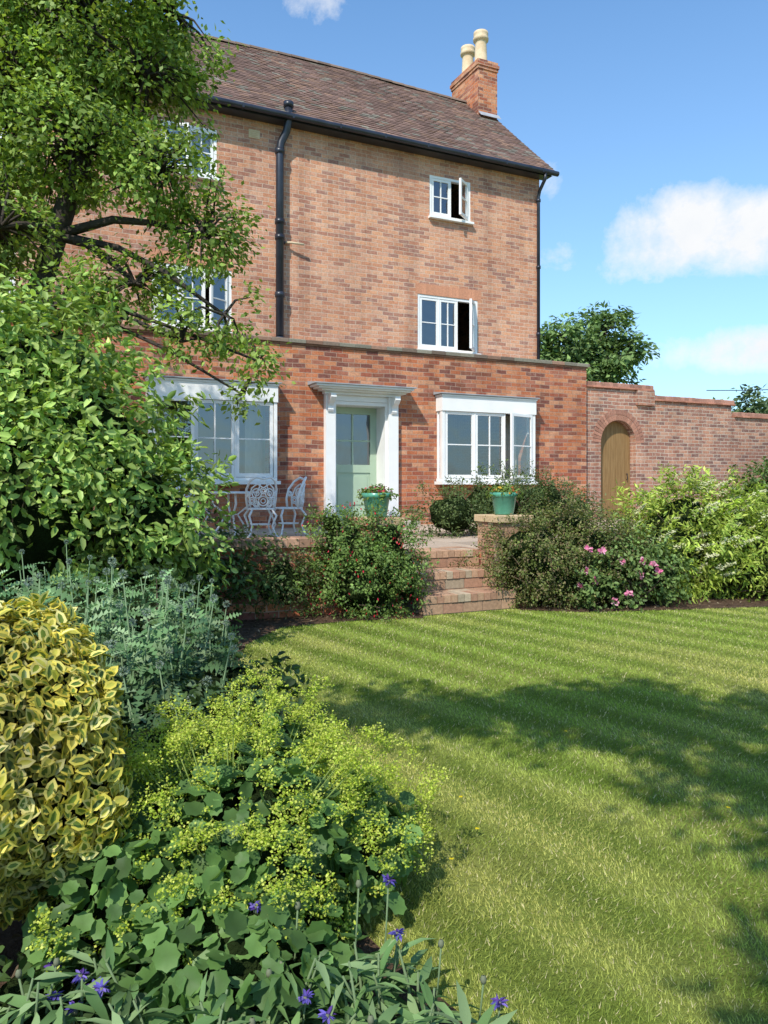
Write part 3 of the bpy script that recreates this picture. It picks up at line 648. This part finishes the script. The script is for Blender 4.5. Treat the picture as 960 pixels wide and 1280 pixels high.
shrub('border_perennials',(6,10,0),[(5.4,9.6,.4,.7,.6,.5),(6.4,10.2,.5,.9,.7,.6),(5.2,10.6,.7,.8,.6,.5),(7.8,11,.6,1.2,.8,.8)],420,26,.1,.08,.03,[(.16,.24,.07),(.2,.29,.09),(.12,.19,.06),(.34,.26,.22)],KITE,stretch=.2)
shrub('wall_climber',(8.2,16.2,.5),[(7.9,16.2,1.0,.7,.35,.5),(8.8,16.6,1.2,.8,.35,.7),(10,17.1,1.1,.8,.4,.6)],220,26,.12,.1,.05,[(.14,.22,.06),(.1,.17,.05)],KITE,stretch=.2)

# ------------------------------------------------------------ flower pots
def pot(u,v,z,fl):
    x,y,_=W(u,v); e=empty('flower_pot',(x,y,z)); m=MB()
    m.lathe([(0,0),(.10,0),(.105,.01),(.135,.19),(.15,.2),(.155,.215),(.155,.24),(.145,.245),(.135,.22),(.12,.2),(0,.2)],28); m.build('glazed_pot',M_pot,e,True)
    P,O,cid,_,_,_=sprays([(0,0,.24,.16,.16,.06)],50,14,.02,.4,zmin=.2); n=len(P)
    leaves('leaves',e,M_leaf,P,O+rng.normal(size=(n,3))*.5,O+rng.normal(size=(n,3))*.6+np.array([0,0,.5]),.04,.025,pick([(.14,.22,.05),(.2,.28,.07)],n),OVAL)
    P,O,_=lobes_sample([(0,0,.26,.16,.16,.06)],60,.9); k=P[:,2]>.24; P=P[k];O=O[k];n=len(P)
    leaves('flowers',e,M_petal,P,rng.normal(size=(n,3)),O+rng.normal(size=(n,3))*.3,.026,.024,pick(fl,n),OVAL)
pot(-.43,-5.17,.932,[(.7,.35,.05),(.7,.5,.08),(.5,.15,.05)]); pot(-1.975,-5.17,.932,[(.55,.08,.08),(.45,.06,.1)])

# ------------------------------------------------------------ ornate garden furniture
def circ(c,r,ax1,ax2,n=16,a0=0,a1=2*math.pi):
    c=Vector(c);ax1=Vector(ax1);ax2=Vector(ax2); return [c+ax1*r*math.cos(a0+(a1-a0)*i/n)+ax2*r*math.sin(a0+(a1-a0)*i/n) for i in range(n+1)]
def chair(x,y,rot,s=.9):
    e=empty('garden_chair',(x,y,.552),rot); e.scale=(s,s,s); m=MB(); X=(1,0,0);Y=(0,1,0);Z=(0,0,1)
    m.tube(circ((0,0,.43),.21,X,Y,24),.014,6)
    for k in range(1,4): m.tube(circ((0,0,.43),.21*k/4,X,Y,20),.008,5)
    for k in range(12):
        a=math.pi*2*k/12; m.tube([(0,0,.43),(.1*math.cos(a+.2),.1*math.sin(a+.2),.425),(.21*math.cos(a),.21*math.sin(a),.43)],.008,5)
    for sx in (-1,1):
        for sy in (-1,1):
            m.tube([(.14*sx,.14*sy,.43),(.20*sx,.20*sy,.33),(.15*sx,.15*sy,.18),(.19*sx,.19*sy,.05),(.24*sx,.24*sy,0)],[.016,.018,.014,.013,.018],7)
    m.tube(circ((0,0,.2),.15,X,Y,16),.009,5)
    def bk(a,z):
        r=.21+.12*(z-.43); return Vector((r*math.sin(a),r*math.cos(a),z))
    out=[bk(-1.25,.43),bk(-1.3,.58),bk(-1.15,.72),bk(-.8,.84),bk(-.4,.90),bk(0,.87),bk(.4,.90),bk(.8,.84),bk(1.15,.72),bk(1.3,.58),bk(1.25,.43)]
    m.tube(out,.018,7)
    inn=[bk(-.9,.44),bk(-.95,.6),bk(-.7,.74),bk(-.35,.8),bk(0,.74),bk(.35,.8),bk(.7,.74),bk(.95,.6),bk(.9,.44)]; m.tube(inn,.013,6)
    for (a,z,r) in [(-.4,.66,.07),(.4,.66,.07),(0,.55,.07),(-.75,.55,.05),(.75,.55,.05),(-.45,.5,.04),(.45,.5,.04),(0,.7,.045),(-1.1,.65,.035),(1.1,.65,.035)]:
        c=bk(a,z); t=Vector((math.cos(a),-math.sin(a),0)); m.tube(circ(c,r,t,Z,12),.011,5); m.tube(circ(c,r*.5,t,Z,8),.009,5)
    for a in (-.2,.2): m.tube([bk(a,.43),bk(a*2.5,.6),bk(a*.5,.85)],.011,5)
    m.build('cast_iron_frame',M_whiteiron,e,True)
chair(-1.66,10.3,R(200)); chair(-1.32,10.6,R(-60)); chair(-2.75,11.0,R(80))
e=empty('garden_table',(-2.1,10.6,.552)); m=MB(); X=(1,0,0);Y=(0,1,0)
m.tube(circ((0,0,.6),.34,X,Y,28),.015,6); m.lathe([(0,.597),(.33,.597),(.335,.605),(0,.607)],28)
for r in (.1,.2,.28): m.tube(circ((0,0,.61),r,X,Y,24),.006,5)
for k in range(16):
    a=k*math.pi/8; m.tube([(.1*math.cos(a),.1*math.sin(a),.61),(.33*math.cos(a+.2),.33*math.sin(a+.2),.61)],.006,5)
for k in range(4):
    a=k*math.pi/2+.4; c,s=math.cos(a),math.sin(a)
    m.tube([(.22*c,.22*s,.59),(.27*c,.27*s,.45),(.08*c,.08*s,.3),(.2*c,.2*s,.1),(.28*c,.28*s,0)],[.016,.016,.014,.014,.018],7)
m.tube(circ((0,0,.3),.09,X,Y,14),.009,5); m.build('cast_iron_frame',M_whiteiron,e,True)

# ------------------------------------------------------------ ground
bedL=[(.55,.6),(.46,1.3),(.30,1.65),(.0,2.05),(-.22,2.4),(-.44,3.0),(-.70,3.7),(-.97,4.8),(-1.08,6.0),(-.9,6.75),(-.35,7.05),(.37,7.22),(.37,7.7),(-.6,8.0),(-9,4.2),(-9,-2),(0,-1)]
bedR=[(1.35,7.70),(2.0,7.55),(3.0,7.72),(4.2,7.95),(6,8.4),(9,9.6),(13,12),(13,14.2),(9,12.2),(4,9.8),(1.35,8.6)]
def inpoly(X,Y,poly):
    c=np.zeros(len(X),bool); n=len(poly)
    for i in range(n):
        x1,y1=poly[i];x2,y2=poly[(i+1)%n]
        if y1==y2: continue
        k=((y1>Y)!=(y2>Y))&(X<(x2-x1)*(Y-y1)/(y2-y1)+x1); c^=k
    return c
SD=(.79,.61); PER=.40
def lawnmat():
    t=NT('lawn_grass'); o=obj(t); sp_=t.new('ShaderNodeSeparateXYZ'); t.l.new(o,sp_.inputs[0])
    s=t.math('ADD',t.math('MULTIPLY',sp_.outputs[0],SD[0]),t.math('MULTIPLY',sp_.outputs[1],SD[1]))
    w=t.math('SINE',t.math('MULTIPLY',s,2*math.pi/PER)); w=t.math('MULTIPLY_ADD',w,.5,.5)
    a=t.noise(o,60,6,.7); b=t.noise(o,1.1,4); 
    c=t.mix(w,(.17,.23,.04),(.26,.31,.065)); c=t.mix(t.ramp(b.outputs[0],[(.45,(0,0,0)),(.7,(.6,.6,.6))]),c,(.38,.35,.12))
    c=t.mix(1,c,t.ramp(a.outputs[0],[(.3,(.6,.6,.55)),(.7,(1.2,1.2,1.1))]),'MULTIPLY')
    bs=t.bsdf(c,.9,.1,a.outputs[0],.8,.03); return t.fin(bs.outputs[0])
M_lawn=lawnmat()
lw=empty('lawn'); g=MB(); s=600; g.add([(-s,-s,0),(s,-s,0),(s,s,0),(-s,s,0)],[(0,1,2,3)]); g.build('turf_sheet',M_lawn,lw)
N_=450000; Y=rng.uniform(1.35,9.2,N_); Xg=rng.uniform(-.5,.75,N_)*Y+rng.normal(0,.05,N_)
keep=~inpoly(Xg,Y,bedL)&~inpoly(Xg,Y,bedR)
ul=(Xg-HO.x)*CA+(Y-HO.y)*SA; vl=-(Xg-HO.x)*SA+(Y-HO.y)*CA
keep&=~((vl>-5.78)&(ul>-1.8)&(ul<-.6))&(vl<-5.1)
Xg=Xg[keep];Y=Y[keep];n=len(Y); s_=Xg*SD[0]+Y*SD[1]
def fbm(x,y,seed):
    r=np.random.default_rng(seed); v=np.zeros_like(x)
    for k in range(5):
        for _ in range(3):
            a=r.uniform(0,6.28); f=1.2*1.9**k; v+=np.sin((x*math.cos(a)+y*math.sin(a))*f+r.uniform(0,6.28))/1.7**k
    return v/4
wv=np.sin(s_*2*math.pi/PER+.45*fbm(Xg,Y,3))
st=np.clip(wv*1.4,-1,1)*(.75+.45*fbm(Xg,Y,21))
sx_=fbm(Xg*SD[0]*2.5+Y*SD[1]*2.5,(-Xg*SD[1]+Y*SD[0])*.5,13)   # patches drawn out along the mowing direction
dry=np.clip(fbm(Xg,Y,5)*.55+.20+.24*st+.5*sx_,0,1)
gc=np.array([.27,.37,.065])*(1+.21*st[:,None])
gc=gc*(1-dry[:,None]*.75)+np.array([.62,.54,.20])*dry[:,None]*.75
gc*=(1+rng.normal(0,.2,(n,1))); k=rng.random(n)<.09; gc[k]=np.array([.62,.56,.32])*(1+rng.normal(0,.1,(k.sum(),1)))
P=np.stack([Xg,Y,np.zeros(n)],1); lean=np.stack([-.61*st*.4,.79*st*.4,np.ones(n)],1)+rng.normal(size=(n,3))*np.array([.5,.5,0])
h=rng.uniform(.008,.025,n)*(1-.25*dry); Nn=rng.normal(size=(n,3))*np.array([1,1,.1])
Dn=nrm(lean); Nn=nrm(Nn-Dn*np.sum(Nn*Dn,axis=1,keepdims=True))
leaves('grass_blades',lw,leafmat('grass_blade',.3,.6,.15,(1.2,1.15,.5)),P,Dn,Nn,h,.0028*(Y/2)**.75*rng.uniform(.7,1.3,n),gc,TRI)
def soil():
    t=NT('soil'); o=obj(t); a=t.noise(o,14,8,.7); b=t.noise(o,90,4,.7)
    c=t.ramp(a.outputs[0],[(.3,(.06,.038,.025)),(.55,(.15,.095,.062)),(.75,(.28,.19,.13))])
    h=t.math('ADD',a.outputs[0],t.math('MULTIPLY',b.outputs[0],.4)); bs=t.bsdf(c,.95,.1,h,1,.05); return t.fin(bs.outputs[0])
M_soil=soil()
fb=empty('flower_bed')
for poly,nm in ((bedL,'soil_left'),(bedR,'soil_right')):
    m=MB(); q=len(poly); m.add([(x,y,.006) for x,y in poly],[tuple(range(q))]); m.build(nm,M_soil,fb)
n=6500; Xc=rng.uniform(-1.6,5,n); Yc=rng.uniform(1.2,8.3,n); k=inpoly(Xc,Yc,bedL)|inpoly(Xc,Yc,bedR); P=np.stack([Xc,Yc,rng.uniform(.008,.02,n)],1)[k]; n=len(P)
leaves('leaf_litter',fb,M_leafdull,P,rng.normal(size=(n,3))*np.array([1,1,.2]),rng.normal(size=(n,3))*.5+np.array([0,0,1]),.03,.017,pick([(.16,.10,.06),(.24,.17,.1),(.09,.06,.04),(.3,.24,.16)],n),OVAL)

# ------------------------------------------------------------ near border planting
be=(-1.1,2.05,0); e=empty('variegated_euonymus',be); lob=[(-1.08,2.05,.50,.39,.37,.40)]
P,O,_=lobes_sample(lob,10500,.86,.09); k=P[:,2]>.05; P=P[k];O=O[k]; n=len(P)
s=rng.uniform(.65,1.2,n); c1=pick([(.84,.70,.12),(.86,.76,.20),(.74,.66,.11),(.84,.76,.30)],n,.08); c0=pick([(.17,.25,.045),(.24,.32,.055),(.13,.2,.045),(.52,.50,.09)],n,.15)
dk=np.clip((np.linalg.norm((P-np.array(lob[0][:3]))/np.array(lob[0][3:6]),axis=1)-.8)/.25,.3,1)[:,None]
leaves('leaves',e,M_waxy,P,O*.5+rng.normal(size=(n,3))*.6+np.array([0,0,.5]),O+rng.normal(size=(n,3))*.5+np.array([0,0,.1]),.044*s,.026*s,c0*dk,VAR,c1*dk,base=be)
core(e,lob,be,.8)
ge=(-1.3,3.4,0); e=empty('globe_thistle_plants',ge)
P=[];D=[];m=MB();GP=[];Ls=[]
for i in range(240):
    y=random.uniform(2.7,4.7); x=random.uniform(-.60*y,-.2*y-.02)
    if x>-.32-.1*y or x<-2.7: continue
    h=random.uniform(.45,.92)*(1 if y>3 else .85); 
    edge=(-.19*y-x); h*=min(1,.6+edge*.9)
    tx,ty=x+random.uniform(-.1,.12),y+random.uniform(-.1,.1)
    head=random.random()<.4
    m.tube([(x-ge[0],y-ge[1],0),((x+tx)/2-ge[0],(y+ty)/2-ge[1],h*.5),(tx-ge[0],ty-ge[1],h if head else h*.9)],[.007,.005,.0025],5,None,(.22,.32,.17))
    for k in range(25):
        f=random.uniform(.12,.92); a=random.uniform(0,6.28); P.append((x+(tx-x)*f,y+(ty-y)*f,h*f)); D.append((math.cos(a),math.sin(a),random.uniform(-.1,.8))); Ls.append(random.uniform(.10,.23)*(1.25-f*.8))
    if head: GP.append((tx,ty,h+.015,random.uniform(.013,.022)))
P=np.array(P);D=np.array(D);Ls=np.array(Ls);n=len(P)
zc=np.clip((P[:,2:3]/.65)**1.3,.3,1.15)  # shade low in the clump painted into the leaf colour by height
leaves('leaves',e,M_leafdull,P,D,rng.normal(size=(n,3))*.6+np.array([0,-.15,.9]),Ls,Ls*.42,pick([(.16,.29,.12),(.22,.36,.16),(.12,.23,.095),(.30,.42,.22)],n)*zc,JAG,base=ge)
m.build('stems',M_leafdull,e,True)
G_=np.array(GP); q=90; dd=nrm(rng.normal(size=(len(G_)*q,3))); P=np.repeat(G_[:,:3],q,axis=0)+dd*np.repeat(G_[:,3],q)[:,None]*.5
leaves('globe_heads',e,M_petal,P,dd,np.cross(dd,rng.normal(size=dd.shape)),np.repeat(G_[:,3],q)*.6,.004,pick([(.26,.34,.22),(.24,.31,.27),(.32,.38,.28)],len(P)),KITE,base=ge)
me_=(-.42,2.15,0); e=empty('ladys_mantle_plant',me_); ll=[(-.42,2.2,.2,.36,.38,.26),(-.15,2.35,.16,.25,.3,.18),(-.68,2.1,.18,.24,.35,.24),(-.35,1.85,.12,.3,.22,.18),(-.45,2.6,.2,.3,.3,.24)]
P,O,_=lobes_sample(ll,3800,.72,.1); k=P[:,2]>.02; P=P[k];O=O[k];n=len(P); s=rng.uniform(.6,1.25,n)
c=pick([(.10,.19,.05),(.14,.25,.07),(.08,.15,.045)],n)
leaves('leaves',e,M_leaf,P-O*.02,O+rng.normal(size=(n,3))*.5,O*.8+rng.normal(size=(n,3))*.5+np.array([0,0,.6]),.058*s,.058*s,c,ROUND,c*1.25,base=me_)
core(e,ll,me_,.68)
lf=[(-.42,2.25,.28,.38,.38,.27),(-.12,2.4,.22,.26,.3,.2),(-.68,2.15,.26,.22,.3,.25),(-.45,2.65,.28,.3,.28,.26),(-.42,1.98,.18,.30,.2,.18)]
P,O,cid,Cc,d,tt=sprays(lf,520,9,.026,.86,.25,zmin=.10,stretch=.03)
k=O[:,2]>-.35; P=P[k]; q=19; P=np.repeat(P,q,axis=0)+rng.normal(size=(len(P)*q,3))*np.array([.010,.010,.007]); n=len(P)
leaves('flower_froth',e,M_leaf,P,rng.normal(size=(n,3)),rng.normal(size=(n,3))*.6+np.array([0,0,.9]),rng.uniform(.006,.011,n),.007,pick([(.44,.54,.06),(.52,.60,.09),(.34,.46,.05),(.60,.64,.14)],n,.14),KITE,base=me_)
m=MB()
for c in Cc[:320]:
    a=Vector((c[0]-me_[0],c[1]-me_[1],c[2])); m.tube([(a.x*.4,a.y*.4,.05),a*.7+Vector((0,0,.03)),a],[.003,.0025,.0018],4,None,(.25,.34,.08))
m.build('stems',M_leaf,e,True)
# mountain cornflower at the very front
ce=(0,1.55,0); e=empty('cornflower_plants',ce); P=[];D=[];m=MB();FL=[];Ls=[]
for i in range(120):
    y=random.uniform(1.42,1.85); x=random.uniform(-.48,.26) if i<95 else random.uniform(-.85,-.48)
    if x>.26-(y-1.5)*.7: continue
    h=random.uniform(.08,.20)*(1.1 if x<.1 else .8); tx,ty=x+random.uniform(-.07,.07),y+random.uniform(-.05,.06)
    m.tube([(x,y-ce[1],0),((x+tx)/2,(y+ty)/2-ce[1],h*.6),(tx,ty-ce[1],h)],[.004,.0035,.0025],5,None,(.2,.28,.14))
    for k in range(11):
        f=random.uniform(.1,1); a=random.uniform(0,6.28); P.append((x+(tx-x)*f,y+(ty-y)*f,h*f)); D.append((math.cos(a),math.sin(a),random.uniform(.0,.9))); Ls.append(random.uniform(.06,.12))
    FL.append((tx,ty,h))
P=np.array(P);D=np.array(D);Ls=np.array(Ls);n=len(P)
leaves('leaves',e,M_leafdull,P,D,rng.normal(size=(n,3))*.35+np.array([0,0,1]),Ls,Ls*.21,pick([(.15,.26,.09),(.19,.31,.12),(.10,.19,.065),(.23,.33,.15)],n),LANCE,base=ce)
m.build('stems',M_leafdull,e,True)
buds=[f for f in FL if random.random()<.2]+[(-.06,1.82,.30),(.13,1.75,.20),(-.20,1.78,.27),(.22,1.70,.15)]
FLo=[(-.68,1.72,.14),(-.72,1.68,.12),(-.64,1.70,.13),(-.61,1.66,.15),(-.75,1.74,.15),(-.30,1.80,.25),(.01,1.82,.30),(.25,1.66,.12),(-.12,1.62,.12),(.03,1.78,.20),(-.66,1.64,.12),(-.17,1.66,.13)]
bd_=MB(); PP=[];DD=[];NN=[]
for f in buds+FLo:
    bd_.lathe([(0,-.004),(.006,0),(.0075,.007),(.005,.014),(.002,.016)],8,Matrix.Translation((f[0],f[1]-ce[1],f[2])),(.20,.22,.14))
for f in FLo:
    for k in range(16):
        a=2*math.pi*k/16+random.uniform(-.1,.1); el=random.uniform(.15,1.2); PP.append((f[0],f[1],f[2]+.012)); DD.append((math.cos(a)*math.cos(el),math.sin(a)*math.cos(el),math.sin(el))); NN.append((-math.sin(a)*.3,math.cos(a)*.3,1))
for f in buds[-4:]+FLo: bd_.tube([(f[0]-.02,f[1]-ce[1],0),(f[0]-.006,f[1]-ce[1],f[2]*.6),(f[0],f[1]-ce[1],f[2])],.0022,5,None,(.2,.28,.14))
bd_.build('flower_buds',M_leafdull,e,True); PP=np.array(PP); n=len(PP)
leaves('flowers',e,M_petal,PP,np.array(DD),np.array(NN)+rng.normal(size=(n,3))*.3,.022,.008,pick([(.16,.13,.52),(.12,.10,.40),(.24,.18,.58),(.12,.06,.3)],n),OVAL,base=ce)
shrub('geranium_plants',(-.95,2.5,0),[(-.95,2.9,.15,.5,.5,.28),(-1.0,1.6,.04,.35,.3,.07),(-.75,3.4,.2,.45,.5,.3),(-1.6,4.6,.3,.7,.7,.45),(-.75,1.75,.05,.25,.2,.09)],320,14,.05,.045,.035,[(.08,.14,.045),(.10,.17,.05),(.06,.1,.035)],OVAL,stretch=.05,cores=.7)
yb=empty('buttercups'); c=[(.12,2.68),(.14,2.55),(.17,2.63),(-.13,2.22),(.33,2.72),(.05,2.78),(.22,2.5),(1.3,2.9),(.9,3.8),(.3,3.0)]
PP=[];DD=[]
for x,y in c:
    for k in range(5):
        a=k*1.2566; PP.append((x,y,.036)); DD.append((math.cos(a),math.sin(a),.35))
PP=np.array(PP); leaves('flowers',yb,M_petal,PP,np.array(DD),np.tile([0,0,1.],(len(PP),1))+rng.normal(size=(len(PP),3))*.05,.009,.009,pick([(.85,.68,.03)],len(PP),.05),OVAL)
pc=MB(); pts=[(10.5+i*1.5,25+.4*i,4.35+.02*i*i+.03*i) for i in range(12)]; pc.tube(pts,.014,5); pc.build('power_cable',M_black)

# ------------------------------------------------------------ sky & sun
EL=math.radians(46); az=Vector((-.40,-.917,0)).normalized(); sd=Vector((az.x*math.cos(EL),az.y*math.cos(EL),math.sin(EL)))
w=bpy.data.worlds.new('World'); scene.world=w; w.use_nodes=True; nt=w.node_tree; nt.nodes.clear()
class WT(NT):
    def __init__(s,t): s.t=t;s.n=t.nodes;s.l=t.links
t=WT(nt); out=t.new('ShaderNodeOutputWorld'); bg=t.new('ShaderNodeBackground'); bg.inputs[1].default_value=.15; t.l.new(bg.outputs[0],out.inputs[0])
sky=t.new('ShaderNodeTexSky'); sky.sky_type='NISHITA'; sky.sun_disc=False; sky.sun_elevation=EL; sky.sun_rotation=math.atan2(az.x,az.y)%(2*math.pi)
sky.air_density=1.0; sky.dust_density=.4; sky.ozone_density=2.0
tc=t.new('ShaderNodeTexCoord').outputs['Generated']; sx=t.new('ShaderNodeSeparateXYZ'); t.l.new(tc,sx.inputs[0])
azn=t.math('ARCTAN2',sx.outputs[0],sx.outputs[1]); eln=t.math('ARCSINE',sx.outputs[2])
n1=t.noise(tc,10,9,.62,.3); n2=t.noise(tc,30,6,.65)
nv=t.math('ADD',t.math('MULTIPLY_ADD',n1.outputs[0],3.6,-1.8),t.math('MULTIPLY_ADD',n2.outputs[0],1.6,-.8))
dens=None
for a,e_,hw,hh,amp in [(.365,.300,.075,.042,1.3),(.44,.29,.08,.038,1.3),(.43,.160,.085,.022,1.2),(.225,.285,.032,.02,.6),(-.083,.560,.05,.024,.6),(.212,.365,.022,.026,.45),(.40,.225,.05,.012,.2),(.75,.34,.14,.05,1),(.8,.17,.2,.03,.9),(-.9,.3,.3,.06,.9),(-.5,.62,.1,.04,.6),(1.6,.4,.3,.08,1),(-2,.4,.4,.09,1),(2.7,.5,.3,.1,1)]:
    dx=t.math('DIVIDE',t.math('SUBTRACT',azn,a),hw); dy=t.math('DIVIDE',t.math('SUBTRACT',eln,e_),hh)
    q=t.math('SUBTRACT',amp,t.math('MULTIPLY',t.math('ADD',t.math('MULTIPLY',dx,dx),t.math('MULTIPLY',dy,dy)),.75))
    q=t.math('MAXIMUM',q,-2.5); dens=q if dens is None else t.math('MAXIMUM',dens,q)
dn=t.math('ADD',dens,nv); f=t.ramp(t.math('MULTIPLY',dn,.7),[(0.0,(0,0,0)),(.3,(.35,.35,.35)),(1.0,(1,1,1))])
hz=t.ramp(t.math('ABSOLUTE',sx.outputs[2]),[(0,(.55,.55,.55)),(.25,(.22,.22,.22)),(.6,(0,0,0))])
skc=t.mix(1,sky.outputs[0],(1.05,1.46,1.66),'MULTIPLY')
skc=t.mix(hz,skc,(4.0,5.1,6.4))
cl=t.mix(n2.outputs[0],(5.7,6.0,6.4),(6.8,6.8,6.8))
c=t.mix(f,skc,cl); t.l.new(c,bg.inputs[0])
sl_=bpy.data.lights.new('sun','SUN'); sl_.energy=5; sl_.angle=math.radians(.53); sl_.color=(1,.945,.85)
so=bpy.data.objects.new('sun',sl_); link(so); so.rotation_euler=sd.to_track_quat('Z','Y').to_euler()
cam=bpy.data.cameras.new('camera'); cam.lens=27; cam.sensor_width=36; cam.clip_start=.05; cam.clip_end=2000; cam.shift_y=-.0258
co=bpy.data.objects.new('camera',cam); link(co); co.location=(0,0,1.25); co.rotation_euler=(R(90),0,0); scene.camera=co
scene.view_settings.view_transform='Standard'; scene.view_settings.look='None'; scene.view_settings.exposure=0
